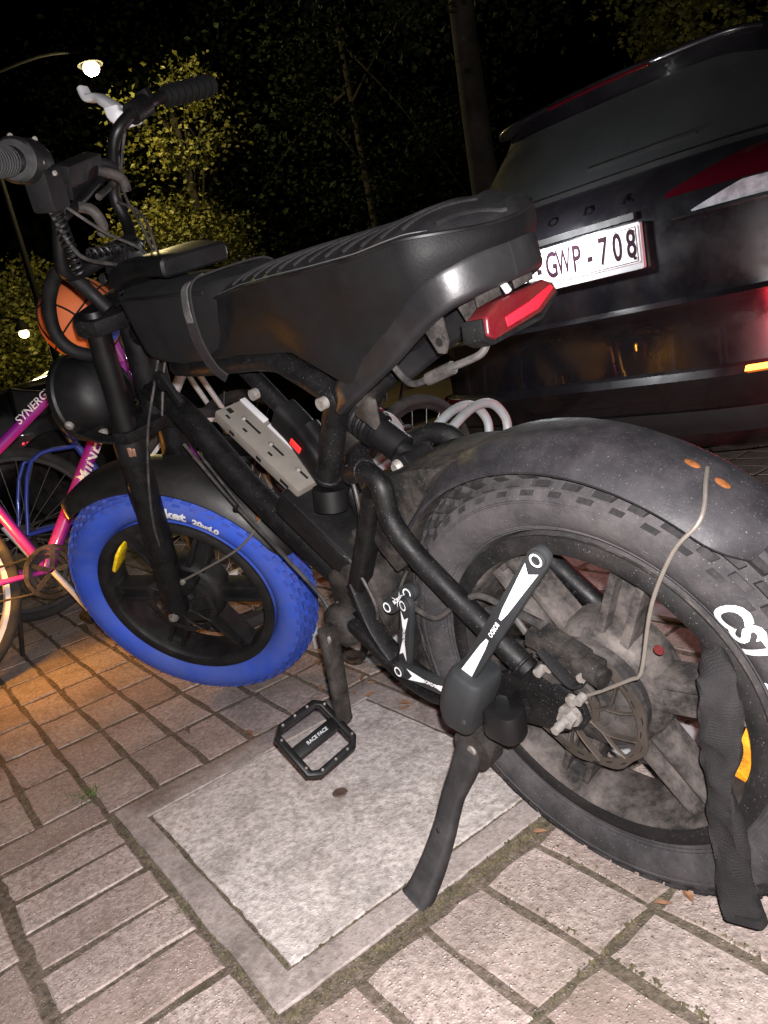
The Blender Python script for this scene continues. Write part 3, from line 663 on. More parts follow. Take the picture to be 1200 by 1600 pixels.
steer('lever_clamp', join(tube([(.378, .17, .893), (.392, .21, .898)], .019, 0, 16), bev(box((.392, .222, .912), (.025, .02, .02)), .004)), 'plastic', lev)
# small brackets and display between the risers
steer('display', join(bev(box((.318, .02, .842), (.030, .105, .055), Matrix.Rotation(R_(30), 3, 'Y')), .005), tube([(.325, -.10, .80), (.318, -.06, .815), (.322, -.045, .84)], .0075, 4, 10), tube([(.315, .08, .855), (.330, .105, .835), (.318, .115, .815)], .0075, 4, 10)), 'plastic', label='small display bracket between the risers')
steer('clamp_arm', join(tube([(.336, -.055, .800), (.352, -.050, .786), (.352, -.046, .762), (.340, -.045, .748)], .009, 5, 10), tube([(.330, .055, .838), (.345, .085, .812), (.340, .088, .788)], .009, 5, 10), cyl((.335, .01, .80), (.331, .075, .808), .006)), 'hub')
# brake spring hose and cables
def coil(a, b, r, turns, wr, n=9):
    a = Vector(a); b = Vector(b); d = (b - a); t = d.normalized(); s = t.orthogonal().normalized(); u = t.cross(s); P = []
    for i in range(turns * 14 + 1): f = i / (turns * 14); ang = f * turns * 2 * math.pi; P.append(a + d * f + (s * math.cos(ang) + u * math.sin(ang)) * r)
    return tube(P, wr, 0, n)
steer('coiled_cable', coil((.392, -.185, .812), (.350, -.165, .718), .0085, 11, .0026, 6), 'satin')
steer('coiled_cable', coil((.338, -.11, .735), (.352, .03, .700), .007, 10, .0024, 6), 'satin')
for i, P in enumerate(([(.385, -.19, .815), (.372, -.17, .74), (.37, -.10, .70), (.36, -.02, .66), (.32, .0, .60)],
                       [(.36, .16, .88), (.33, .10, .80), (.36, .04, .72), (.375, -.01, .64), (.345, -.03, .56), (.30, -.05, .50), (.26, -.075, .43)],
                       [(.39, -.17, .82), (.40, -.12, .75), (.40, -.05, .69), (.385, -.02, .60), (.35, -.03, .53)],
                       [(.33, .06, .78), (.38, .03, .74), (.395, -.03, .66), (.36, -.06, .58), (.30, -.085, .50), (.22, -.105, .40), (.11, -.103, .23), (.055, -.09, .085)])):
    steer('cable', tube(P, .0026 if i else .0032, 6, 8), 'cable')
steer('brake_caliper', join(bev(box((.045, -.060, .060), (.05, .034, .035), Matrix.Rotation(R_(40), 3, 'Y')), .005), cyl((.06, -.085, .05), (.06, -.04, .05), .014)), 'frame', label='front brake caliper')
steer('axle', join(cyl((0, -.112, 0), (0, .11, 0), .006), cyl((0, -.106, 0), (0, -.096, 0), .0115, 6), cyl((0, .096, 0), (0, .106, 0), .0115, 6)), 'steel', fwh)

# ---- main frame
HT = [AXF + SM @ Vector(fp(.452, 0, .022)), AXF + SM @ Vector(fp(LEG - .01, 0, .022))]
ht_lo, ht_hi = HT
fr = part('frame', join(
    cyl(ht_lo, ht_hi, .026, 24),
    tube([ht_hi + Vector((.01, 0, -.045)), (-.70, 0, .868), (-.52, 0, .845), (-.40, 0, .84)], .024, 5, 16),
    tube([ht_lo + Vector((.01, 0, .07)), (-.80, 0, .700), (-.688, 0, .565), (-.56, 0, .450), (-.455, 0, .365)], .025, 4, 16)), 'frame', label='black tubular main frame')
for s in (-1, 1):
    part('side_rail', tube([(-.70, .030 * s, .80), (-.578, .050 * s, .792), (-.39, .055 * s, .780), (-.33, .055 * s, .755), (-.268, .058 * s, .718), (-.262, .05 * s, .700)], .0165, 5, 14), 'frame', fr)
    part('seat_rail', tube([(-.262, .058 * s, .712), (-.211, .066 * s, .730), (-.129, .071 * s, .760), (-.085, .073 * s, .780), (-.045, .073 * s, .797), (-.010, .066 * s, .806), (.010, .040 * s, .810), (.016, 0, .811)], .0225, 6, 16) if False else sweep([(-.262, .058 * s, .706), (-.211, .066 * s, .727), (-.129, .071 * s, .760), (-.085, .073 * s, .782), (-.045, .075 * s, .800), (-.014, .071 * s, .810), (.004, .054 * s, .814), (.012, .028 * s, .816), (.014, 0, .816)], rrect(.024, .044, .010, 4), 7, up=(0, 0, 1), scale=lambda f: .78 + .22 * min(1, f * 2.2)), 'bandp', fr, label='thick curved rail under the seat')
    part('seat_tube', tube([(-.264, .045 * s, .715), (-.306, .034 * s, .690), (-.352, .030 * s, .635), (-.390, .03 * s, .585)], .0185, 4, 14), 'frame', fr)
    part('strut', sweep([(-.250, .060 * s, .580), (-.301, .060 * s, .508), (-.372, .056 * s, .420)], rrect(.028, .034, .010, 3), 3), 'frame', fr, label='flat upright strut')
part('cross_tube', tube([(-.60, .012, .800), (-.554, .012, .752), (-.485, .012, .671), (-.430, .012, .605), (-.392, .012, .52), (-.40, .01, .42)], .0145, 4, 12), 'frame', fr)
part('gusset', join(prism([(-.40, .60), (-.30, .64), (-.262, .705), (-.30, .70)], -.012, .012, .002), prism([(-.50, .40), (-.38, .50), (-.36, .43), (-.43, .35)], -.030, .030, .004)), 'frame2', fr)
for (x, z, y) in ((-.458, .735, -.05), (-.262, .714, -.078)):
    part('frame_bolt', cyl((x, y, z), (x, y - .010, z), .0085, 16), 'steel', fr)
# bottom bracket, down tube end, chainstay
part('bottom_bracket', join(cyl((-.43, -.075, .352), (-.43, .075, .352), .030, 24), lathe([(.012, -.094), (.020, -.094), (.034, -.084), (.037, -.074), (.037, -.068), (.012, -.068)], (-.43, 0, .352), 28), cyl((-.43, -.11, .352), (-.43, .11, .352), .010)), 'frame2', fr)
part('motor_cover', bev(prism([(-.47, .36), (-.455, .43), (-.40, .46), (-.345, .44), (-.335, .37), (-.37, .315), (-.43, .31)], -.055, .055), .010, 3), 'frame2', fr)
# swingarm
sa = part('swingarm', join(*[tube([(-.30, .05 * s, .60), (-.250, .068 * s, .612), (-.214, .075 * s, .596), (-.214, .078 * s, .548), (-.192, .079 * s, .505), (-.150, .079 * s, .455), (-.095, .079 * s, .397), (-.050, .079 * s, .350)], .0150, 6, 14) for s in (-1, 1)]), 'frame', label='black rear swingarm')
part('swingarm_plate', join(bev(([(-.290, -.066, .606), (-.225, -.072, .606), (-.205, -.074, .560), (-.170, -.07, .545), (-.120, -.060, .600), (-.095, -.05, .615), (-.095, .05, .615), (-.120, .060, .600), (-.170, .07, .545), (-.205, .074, .560), (-.225, .072, .606), (-.290, .066, .606)], [(0, 1, 10, 11), (1, 2, 9, 10), (2, 3, 8, 9), (3, 4, 7, 8), (4, 5, 6, 7)]), .001, 1, 80)), 'frame2', sa) if False else None
PL = [(-.300, .570), (-.262, .590), (-.205, .603), (-.150, .612), (-.100, .612), (-.110, .600), (-.150, .585), (-.200, .540), (-.232, .490), (-.262, .455), (-.285, .480)]
part('swingarm_plate', prism([(-.300, .566), (-.262, .590), (-.205, .604), (-.150, .611), (-.105, .611), (-.130, .598), (-.172, .560), (-.205, .520), (-.235, .470), (-.262, .455), (-.285, .490)], -.062, .062, .004, 2), 'frame2', sa, label='dusty plate between the swingarm tubes')
for s in (-1, 1):
    cs = part('chainstay', sweep([(-.420, .062 * s, .365), (-.37, .070 * s, .345), (-.300, .078 * s, .300), (-.235, .080 * s, .276), (-.150, .080 * s, .285), (-.07, .080 * s, .295)], rrect(.020, .040, .007, 3), 5, up=(0, 1, 0)), 'frame', sa, label='flattened chainstay')
    part('dropout', prism([(-.115, .330), (-.060, .352), (-.030, .345), (.0, .330), (.016, .312), (.018, .292), (.004, .276), (-.030, .264), (-.085, .262), (-.120, .272)], .074 * s - .004, .074 * s + .004, .0025), 'frame', sa)
    part('seatstay_plate', sweep([(-.37, .062 * s, .43), (-.345, .074 * s, .36), (-.31, .078 * s, .305)], rrect(.012, .030, .004, 2), 3, up=(0, 1, 0)), 'frame', sa)
# brake caliper at the rear with adjuster and cable
cal = part('brake_caliper', join(bev(box((.012, -.078, .392), (.062, .026, .026), Matrix.Rotation(R_(28), 3, 'Y')), .004), bev(box((-.018, -.082, .404), (.022, .022, .022), Matrix.Rotation(R_(20), 3, 'Y')), .004), bev(box((.046, -.083, .378), (.032, .026, .022), Matrix.Rotation(R_(18), 3, 'Y')), .004), cyl((.052, -.090, .380), (.072, -.094, .374), .0125, 18)), 'frame2', label='rear brake caliper')
part('caliper_arm', sweep([(-.006, -.094, .398), (.012, -.097, .378), (.030, -.098, .362), (.046, -.096, .366)], rrect(.004, .017, .0015, 2), 4, up=(0, 1, 0)), 'plastic', cal)
part('caliper_bolt', join(*[cyl((x, -.088, z), (x, -.100, z), .0058, 12) for x, z in ((-.018, .366), (.000, .376), (.044, .372), (.030, .338))]), 'steel', cal)
part('caliper_mount', prism([(-.045, .352), (-.010, .385), (.012, .372), (.038, .338), (.030, .326), (.004, .342), (-.02, .338)], -.080, -.073, .002), 'hub', cal)
part('brake_cable', join(tube([(-.03, -.085, .410), (-.055, -.080, .436), (-.10, -.075, .446), (-.15, -.07, .425), (-.20, -.075, .40), (-.26, -.07, .42)], .0042, 6, 8), tube([(-.01, -.078, .420), (-.05, -.07, .425), (-.09, -.06, .42), (-.14, -.06, .40)], .006, 5, 8)), 'cable', cal)
# shock
sh_a, sh_b = Vector((-.330, 0, .688)), Vector((-.225, 0, .602)); sd = (sh_b - sh_a)
shk = part('shock_absorber', join(cyl(sh_a, sh_a + sd * .55, .012, 18), cyl(sh_a + sd * .50, sh_a + sd * .86, .0215, 22), cyl(sh_a + sd * .46, sh_a + sd * .52, .026, 22), cyl(sh_a + sd * -.05, sh_a + sd * .02, .024, 20), cyl(sh_a + sd * .84, sh_b, .013, 16), cyl(sh_b + Vector((0, -.020, 0)), sh_b + Vector((0, .020, 0)), .013, 18)), 'satin', label='black coil spring shock absorber')
part('spring', coil(sh_a + sd * .0, sh_a + sd * .48, .0235, 6, .0042, 8), 'satin', shk)
part('shock_bracket', join(*[prism([(-.262, .562), (-.205, .572), (-.203, .600), (-.212, .616), (-.228, .618), (-.242, .606)], y - .003, y + .003, .002) for y in (-.024, .024)]), 'frame', shk)
part('shock_bolt', join(lathe([(0, -.036), (.006, -.036), (.009, -.033), (.010, -.028), (0, -.028)], (-.225, 0, .602), 18), lathe([(0, .028), (.010, .028), (.009, .034), (0, .034)], (-.225, 0, .602), 18)), 'steel', shk)
part('linkage_plate', prism([(-.250, .690), (-.215, .705), (-.205, .700), (-.212, .668), (-.222, .660), (-.232, .668), (-.25, .682)], -.048, -.043, .0015), 'hub', shk)
# battery rail and battery holder
RT = Matrix.Rotation(R_(43.0), 3, 'Y'); rc_ = Vector((-.556, 0, .634)); ln = .215
def rl_(x, y, z): return tuple(rc_ + RT @ Vector((x, y, z)))
rail = part('battery_rail', bev(xf(([(x, y, z) for x in (-ln / 2, ln / 2) for y, z in ((-.036, -.012), (.026, -.012), (.026, .010), (-.036, .010))], [(0, 1, 2, 3), (4, 7, 6, 5), (0, 4, 5, 1), (1, 5, 6, 2), (2, 6, 7, 3), (3, 7, 4, 0)]), lambda v: rc_ + RT @ v), .003, 2), 'rail', label='bare alloy battery mounting rail with slots')
part('rail_edge', join(*[bev(box(rl_(-.072 + .072 * i, .017, .0125), (.060, .009, .006), RT), .0015) for i in range(3)]), 'whitep', rail) if False else part('rail_edge', join(*[bev(box(rl_(-.074 + .074 * i, .020, .0115), (.064, .011, .005), RT), .0015) for i in range(3)]), 'alloy', rail)
part('rail_slot', join(*[box(rl_(x, y, .0102), (l, w, .0012), RT) for x, y, l, w in ((-.045, -.006, .040, .004), (.020, -.006, .030, .004), (.085, -.006, .020, .004), (-.045, -.022, .010, .004), (.02, -.022, .010, .004), (-.095, -.014, .012, .009), (-.085, -.026, .010, .004))], *[box(rl_(x, y, -.001), (l, .0012, .005), RT) for x, y, l in ()], *[box(rl_(x, -.0364, -.002), (l, .0012, .006), RT) for x, l in ((-.06, .012), (.01, .012), (.075, .02))]), 'seam', rail)
part('rail_screw', join(*[mv(xf(lathe([(0, .004), (.003, .0035), (.005, .001), (.005, 0), (0, 0)], n=12, axis='z'), lambda v: RT @ v), rl_(x, -.006, .010)) for x in (-.068, .003, .072)]), 'steel', rail)
part('controller_box', bev(xf(box((0, 0, 0), (.165, .110, .050)), lambda v: Vector((-.455, 0, .500)) + RT @ v), .008, 3), 'plastic', label='black controller box below the battery rail')
part('box_rim', xf(sweep([(x, y, .022) for x, y in rrect(.160, .105, .012, 4)], rrect(.005, .005, .002, 1), closed=True), lambda v: Vector((-.455, 0, .500)) + RT @ v), 'satin')
part('battery_holder', join(sweep([(-.488, .0, .688), (-.460, .0, .656), (-.438, -.004, .628), (-.408, -.008, .580)], rrect(.046, .042, .010, 3), 4), cyl((-.392, -.03, .572), (-.398, -.036, .540), .027, 24), sweep([(-.455, .008, .650), (-.420, 0, .600), (-.385, -.02, .560)], rrect(.060, .030, .012, 3), 4)), 'satin', label='battery holder arm with rounded foot')
part('red_marking', bev(box((-.446, -.0275, .640), (.012, .0030, .024), Matrix.Rotation(R_(-40), 3, 'Y')), .0012, 2), 'redmark', label='small red marking on the battery holder')
part('plug_lever', join(bev(box((-.72, -.050, .765), (.018, .010, .062), Matrix.Rotation(R_(-28), 3, 'Y')), .002), lathe([(.006, -.052), (.018, -.052), (.018, -.044), (.006, -.044)], (-.745, 0, .785), 20)), 'plastic')
# cables tied along the down tube and loose ends at the bottom bracket
for P, r in (([(-.80, -.030, .660), (-.70, -.034, .545), (-.60, -.036, .450), (-.52, -.040, .375), (-.488, -.050, .330), (-.470, -.055, .300), (-.452, -.050, .310)], .0032), ([(-.78, -.020, .640), (-.66, -.030, .505), (-.54, -.034, .385), (-.505, -.045, .345), (-.470, -.050, .350), (-.440, -.062, .385)], .0028), ([(-.36, -.064, .47), (-.335, -.070, .44), (-.325, -.072, .40), (-.335, -.070, .375)], .0025), ([(-.30, -.052, .615), (-.285, -.066, .575), (-.295, -.068, .53), (-.33, -.062, .49)], .0030)):
    part('cable', tube(P, r, 6, 8), 'cable')
part('cable_tie', join(cyl((-.690, -.038, .535), (-.694, -.030, .530), .006, 8)), 'plastic')
# weld beads at the frame joints
def bead(c, ax, r, w=.0026):
    q = Vector((0, 0, 1)).rotation_difference(Vector(ax).normalized()); return tube([Vector(c) + q @ Vector(((r + .0006 * math.sin(k * 3.1)) * math.cos(k * .209), (r + .0006 * math.sin(k * 3.1)) * math.sin(k * .209), 0)) for k in range(30)], w, 0, 6, closed=True)
for c, ax, r in (((-.245, -.067, .612), (1, -.2, .1), .0152), ((-.058, -.079, .358), (.7, 0, -.7), .0152), ((-.385, -.03, .590), (.6, 0, .8), .0186), ((-.270, -.045, .712), (.4, 0, .8), .019), ((-.460, 0, .370), (.7, 0, -.6), .0255)):
    part('weld_bead', bead(c, ax, r), 'frame', fr)
# cranks and pedal
ck = part('crank_arm', sweep([(-.424, -.104, .366), (-.428, -.105, .352), (-.448, -.106, .280), (-.470, -.108, .205), (-.476, -.108, .180)], rrect(.017, .034, .007, 3), 4, up=(0, 1, 0), scale=lambda f: 1.08 - .26 * f), 'frame2', label='scuffed black crank arm')
part('crank_bolt', lathe([(0, -.1155), (.008, -.1155), (.011, -.114), (.011, -.110), (0, -.110)], (-.428, 0, .352), 20), 'steel', ck)
tg = text_geo('RACE FACE', .0125, 0, bold=.0002)
part('crank_lettering', xf(tg, lambda v: Vector((-.438, -.1158, .300)) + Vector((-.27, 0, -.96)) * v.x + Vector((.96, 0, -.27)) * v.y * -1), 'greyprint', ck, smooth=0)
part('crank_arm', sweep([(-.432, .104, .340), (-.410, .106, .42), (-.388, .108, .510), (-.384, .108, .525)], rrect(.017, .034, .007, 3), 4, up=(0, 1, 0)), 'frame2', label='far crank arm')
PC = Vector((-.4735, -.168, .186)); pd = Vector((.74, 0, -.67)); pn = Vector((.67, 0, .74)); pyv = Vector((0, 1, 0))
PCb = PC + pd * -.004
def pl3(a, y, h=0.): return tuple(PCb + pd * a + pyv * y + pn * h)
outl = [(-.038, .046), (.038, .046), (.048, .036), (.049, -.036), (.039, -.050), (-.039, -.050), (-.049, -.036), (-.048, .036)]
pdl = part('pedal', join(sweep([pl3(a, y) for a, y in outl], rrect(.0125, .014, .003, 2), closed=True, up=tuple(pn)),
    bev(xf(box((0, 0, 0), (.022, .094, .013)), lambda v: Vector(pl3(v.x, v.y, v.z))), .003), cyl(pl3(0, .050), pl3(0, .066), .008, 14)), 'satin', label='black platform pedal with open cage')
part('pedal_pin', join(*[cyl(pl3(a, y, .006), pl3(a, y, .0095), .0022, 8) for a, y in ((-.0485, .02), (-.049, -.006), (-.0485, -.032), (.0485, .022), (.049, -.004), (.0485, -.032), (-.034, .046), (.034, .046), (.03, -.05), (-.03, -.05))]), 'steel', pdl)
tg = text_geo('RACE FACE', .0085, 0, bold=.0002)
part('pedal_lettering', xf(tg, lambda v: Vector(pl3(-v.y, -v.x, .0070)) if False else Vector(pl3(-v.y * 1., v.x, .0070))), 'galv', pdl, smooth=0)
pp = part('pedal', join(sweep([tuple(Vector((-.384, .160, .520)) + Vector((a, y, 0))) for a, y in outl], rrect(.011, .013, .003, 2), closed=True, up=(0, 0, 1)), bev(box((-.384, .155, .52), (.022, .094, .013)), .003)), 'satin', label='far pedal')
# chainring on the far side
part('chainring', lathe([(.080, .060), (.080, .064), (.066, .064), (.066, .060)], (-.43, 0, .352), 60), 'hub')
# kickstand
ks = part('kickstand', join(sweep([(-.168, -.098, .232), (-.190, -.118, .185), (-.206, -.140, .150), (-.214, -.168, .110), (-.224, -.200, .070), (-.233, -.230, .041), (-.237, -.240, .0335)], rrect(.036, .025, .009, 3), 5, scale=lambda f: 1.25 - .35 * min(1, f * 3) + .75 * max(0, f - .45))), 'stand', label='black kickstand with flared foot')
part('pivot', join(cyl((-.165, -.086, .221), (-.165, -.114, .221), .031, 28), sweep([(-.155, -.085, .275), (-.162, -.088, .235)], rrect(.05, .03, .006, 2))), 'frame2', ks)
part('pivot_bolt', lathe([(0, -.1175), (.006, -.1175), (.008, -.1155), (.008, -.112), (0, -.112)], (-.165, 0, .221), 16), 'steel', ks)
part('stand_slot', lathe([(0, 0), (.008, .0005), (.010, 0)], n=16, closed=False) if False else sph((-.2155, -.1780, .1045), .010, 12, (.55, .35, 1.6)), 'satin', ks)

# ---- seat and side covers
ST_ = [  # x, half width at seam, seam z, crown z
    (-.530, .050, .872, .879), (-.50, .058, .876, .888), (-.44, .068, .880, .896), (-.36, .080, .881, .899), (-.27, .090, .877, .896), (-.18, .096, .871, .891),
    (-.10, .100, .867, .887), (-.05, .101, .868, .888), (-.022, .099, .868, .888), (-.004, .094, .866, .886), (.008, .086, .862, .882), (.018, .072, .857, .876), (.025, .050, .852, .868), (.028, .025, .849, .860)]
def low(x):  # lower edge of the side cover
    P = [(-.54, .805), (-.47, .802), (-.30, .785), (-.262, .762), (-.205, .728), (-.19, .728), (-.12, .774), (-.06, .804), (-.02, .822), (.0, .828), (.05, .834)]
    for (a, za), (b, zb) in zip(P, P[1:]):
        if x <= b: return za + (zb - za) * (x - a) / (b - a)
    return P[-1][1]
XR, RL, RW = -.030, .058, .1000
def lerp_st(x):
    if x > XR:
        f = min(1., (x - XR) / RL); return x, RW * math.sqrt(max(0., 1 - f * f)), .868 - .014 * f * f, .888 - .026 * f * f
    for a, b in zip(ST_, ST_[1:]):
        if x <= b[0]: t = (x - a[0]) / (b[0] - a[0]); return tuple(p + (q - p) * t for p, q in zip(a, b))
    return ST_[-1]
xs = [-.53 + .50 * i / 56 for i in range(57)] + [XR + RL * math.sin(R_(90 * i / 14)) for i in range(1, 15)]
V = []; F = []; k = 17
for x in xs:
    _, hw, sz, cz = lerp_st(x)
    for j in range(-8, 9): s_ = j / 8; V.append((x, hw * s_, sz + (cz - sz) * (1 - abs(s_) ** 3.0)))
for i in range(len(xs) - 1):
    for j in range(k - 1): q = i * k + j; F.append((q, q + 1, q + k + 1, q + k))
seat = part('seat', (V, F), 'vinyl', smooth=60, label='long black vinyl saddle with ribbed top')
outl_ = [(x, -lerp_st(x)[1]) for x in xs[:57]] + [(XR + RL * math.cos(R_(t)), RW * math.sin(R_(t))) for t in range(-84, 85, 6)] + [(x, lerp_st(x)[1]) for x in reversed(xs[:57])]
V = []; F = []; n = 12
for (x, y) in outl_:
    _, hw, sz, cz = lerp_st(x); zl = low(x); sc = (.93 if hw > .082 else .076 / max(hw, .03)) if x <= XR else .93
    if x <= XR: sc = min(sc, .076 / hw + .17 * max(0, min(1, (x + .16) / .13)))
    for j in range(n):
        t = j / (n - 1); m_ = 1 + (sc - 1) * t ** 1.3 + .05 * math.sin(math.pi * t); xx = x if x <= XR else XR + (x - XR) * m_
        V.append((xx, y * m_, sz + (zl - sz) * t))
for i in range(len(outl_) - 1):
    for j in range(n - 1): q = i * n + j; F.append((q, q + 1, q + n + 1, q + n))
part('side_cover', (V, F), 'vside', seat, smooth=60, label='black side cover wrapped under the saddle')
part('seat_base', prism([(-.52, .806), (-.47, .804), (-.30, .790), (-.205, .735), (-.12, .780), (-.06, .812), (-.03, .826), (-.03, .850), (-.05, .862), (-.52, .868)], -.060, .060), 'vside', seat)
def seam(off, dz, r):
    P = []
    for (x, y) in outl_[1:-1]:
        _, hw, sz, cz = lerp_st(x); m_ = 1 + off; P.append((x if x <= XR else XR + (x - XR) * m_, y * m_, sz + dz + ((cz - sz) * (1 - m_ ** 3.0) if off < 0 else 0)))
    return tube(P, r, 0, 6)
part('piping', seam(.0, .0005, .0022), 'satin', seat)
part('stitching', seam(-.07, .0006, .0006), 'greyprint', seat)
G = []
for i in range(13):
    x0 = -.40 + .033 * i; P = []
    for j in range(-6, 7):
        s = j / 6 * .84; x = x0 + .030 * (1 - abs(s)) ** 1.0 * 1.2; _, hw, sz, cz = lerp_st(x); P.append((x, hw * s, sz + (cz - sz) * (1 - abs(s) ** 3) + .0008))
    G.append(tube(P, .0022, 0, 6))
part('rib', join(*G), 'vinyl', seat)
# tail light, brackets and wire under the saddle
def xprism(poly, x0, x1, bevel, seg=2):   # polygon in y-z, extruded along x
    return bev(xf(prism(poly, x0, x1), lambda v: Vector((v.y, v.x, v.z))), bevel, seg)
tl = part('tail_light', xprism([(-.062, .754), (-.057, .772), (-.034, .781), (.046, .783), (.062, .775), (.066, .765), (.030, .751), (-.052, .747)], -.010, .020, .004, 3), 'redlens', label='red bike tail light under the saddle end')
part('light_strip', xprism([(-.030, .7535), (-.030, .7635), (.014, .7675), (.054, .7745), (.058, .7705), (.024, .757)], .0180, .0215, .0012, 2), 'redlit', tl)
part('light_backing', xprism([(-.067, .751), (-.062, .772), (-.058, .772), (-.056, .750), (.031, .747), (.070, .766), (.072, .762), (.033, .743), (-.054, .742)], -.012, .016, .002, 2), 'plastic', tl)
part('light_bracket', join(xprism([(-.052, .782), (-.050, .808), (-.010, .808), (-.014, .784)], .006, .009, .001), xprism([(.012, .784), (.012, .806), (.048, .806), (.044, .786)], .006, .009, .001)), 'hub', tl)
part('bracket_screw', join(cyl((.007, -.008, .802), (.018, -.012, .786), .004, 10)), 'alloy', tl)
for (x, z, y) in ((-.058, .762, -.052), (-.030, .772, -.02)):
    part('frame_tab', prism([(x - .02, z + .018), (x + .014, z + .022), (x + .012, z - .008), (x + .004, z - .020), (x - .006, z - .018)], y - .0025, y + .0025, .0015), 'hub', fr)
    part('tab_hole', lathe([(0, y - .0032), (.005, y - .0032), (.005, y - .002), (0, y - .002)], (x + .001, 0, z - .006), 14), 'seam', fr)
part('light_wire', join(tube([(-.15, -.05, .745), (-.128, -.055, .722), (-.105, -.06, .716), (-.06, -.06, .726), (-.03, -.055, .730), (-.005, -.05, .736), (.005, -.045, .750)], .0042, 6, 8), cyl((-.085, -.06, .719), (-.045, -.058, .727), .0075, 12)), 'cable')
#@@PART3@@
# ================================================================== THINGS ON AND AROUND THE BIKE (world placed, leaning with it where they hang on it)
LM = Matrix.Rotation(LEAN, 3, 'X')
def BW(p): return LM @ Vector(p)
def lean_empty(name, label, cat, at):
    return empty(name, label, cat, BW(at), (LEAN, 0, 0))
# ---- folding lock
la = Vector((-.10, -.14, .36)); lock = lean_empty('folding_lock', 'black folding bike lock with white arrow marks wrapped round the chainstay', 'bike lock', la)
def lk(name, g, mat, parent=None, **k): return obj(name, mv(g, -la), mat, parent or lock, **k)
def link(a, b, w=.024, th=.009, mat='lockrub', marks=True, nrm=(0, -1, 0)):
    a = Vector(a); b = Vector(b); d = (b - a).normalized(); n_ = Vector(nrm); n_ = (n_ - d * n_.dot(d)).normalized(); s = d.cross(n_).normalized(); L = (b - a).length
    prof = []; 
    for i in range(9): t = math.pi / 2 + math.pi * i / 8; prof.append((w / 2 * math.cos(t), w / 2 * math.sin(t)))
    for i in range(9): t = -math.pi / 2 + math.pi * i / 8; prof.append((L + w / 2 * math.cos(t), w / 2 * math.sin(t)))
    m = len(prof); V = [tuple(a + d * x + s * y + n_ * h) for h in (-th / 2, th / 2) for x, y in prof]
    F = [tuple(range(m)), tuple(range(2 * m - 1, m - 1, -1))] + [(i, (i + 1) % m, (i + 1) % m + m, i + m) for i in range(m)]
    o = lk('link', bev((V, F), .0022, 2), mat)
    def flat(poly, h): return [tuple(a + d * x + s * y + n_ * (th / 2 + h)) for x, y in poly], [tuple(range(len(poly)))]
    if marks:
        w2 = w * .36
        def arrow(x0, x1, x2): return flat([(x0, -w2), (x0 + .010 * (1 if x1 > x0 else -1), 0), (x0, w2), (x1, w2 * .45), (x2, 0.0 + w2 * .2), (x2, -w2 * .2), (x1, -w2 * .45)], .0006)
        lk('mark', arrow(.016, L * .36, L * .42), 'white', o, smooth=0); lk('mark', arrow(L - .016, L * .64, L * .58), 'white', o, smooth=0)
        lk('lettering', xf(text_geo('BORDO', .0075, 0, bold=.0002), lambda v: a + d * (L / 2 + v.x) + s * (-v.y) + n_ * (th / 2 + .0006)), 'white', o, smooth=0)
    q = Vector((0, 0, 1)).rotation_difference(n_)
    for c in (a, b):
        lk('rivet', [tuple(c + q @ Vector(v)) for v in lathe([(.0095, 0), (.0095, th / 2 + .0028), (.0078, th / 2 + .0040), (.0048, th / 2 + .0040), (.0044, th / 2 + .0020), (0, th / 2 + .0020)], n=20, closed=False, axis='z')[0]], lathe([(.0095, 0), (.0095, 1), (.0078, 1), (.0048, 1), (.0044, 1), (0, 1)], n=20, closed=False, axis='z')[1]) if False else None
        g = lathe([(.0095, 0), (.0095, th / 2 + .0026), (.0080, th / 2 + .0036), (.0050, th / 2 + .0036), (.0046, th / 2 + .0018), (0, th / 2 + .0018)], n=20, closed=False, axis='z')
        lk('rivet', xf(g, lambda v: c + q @ v), 'lockrub', o)
        g2 = lathe([(.0074, th / 2 + .0040), (.0052, th / 2 + .0040)], n=20, closed=False, axis='z')
        lk('rivet_ring', xf(g2, lambda v: c + q @ v), 'greyprint' if not marks else 'white', o)
    return o
link((.085, -.150, .554), (-.095, -.150, .368))
link((-.205, -.104, .438), (-.252, -.108, .336), nrm=(-.2, -1, .1))
link((-.252, -.116, .334), (-.130, -.122, .322), nrm=(0, -1, .1))
link((-.253, -.096, .425), (-.205, -.092, .450), nrm=(0, -1, .1), marks=True)
bd = lk('lock_body', bev(sweep([(-.070, -.140, .388), (-.082, -.143, .368), (-.104, -.144, .334), (-.112, -.142, .308)], rrect(.052, .066, .014, 3), 3, up=(0, 1, 0), scale=lambda f: .74 + .24 * math.sin(math.pi * min(1, f * .8 + .15)) ** 1), .004, 2), 'lockrub', label='rounded black lock body')
lk('keyway', bev(sweep([(-.058, -.130, .330), (-.066, -.132, .290)], rrect(.050, .040, .014, 3)), .006, 2), 'satin', bd)
lk('lettering', xf(text_geo('ABUS', .011, 0, bold=.0002), lambda v: Vector((-.090, -.1745, .340)) + Vector((.70, 0, -.70)) * v.x + Vector((.70, -.02, .70)) * v.y), 'greyprint', bd, smooth=0)
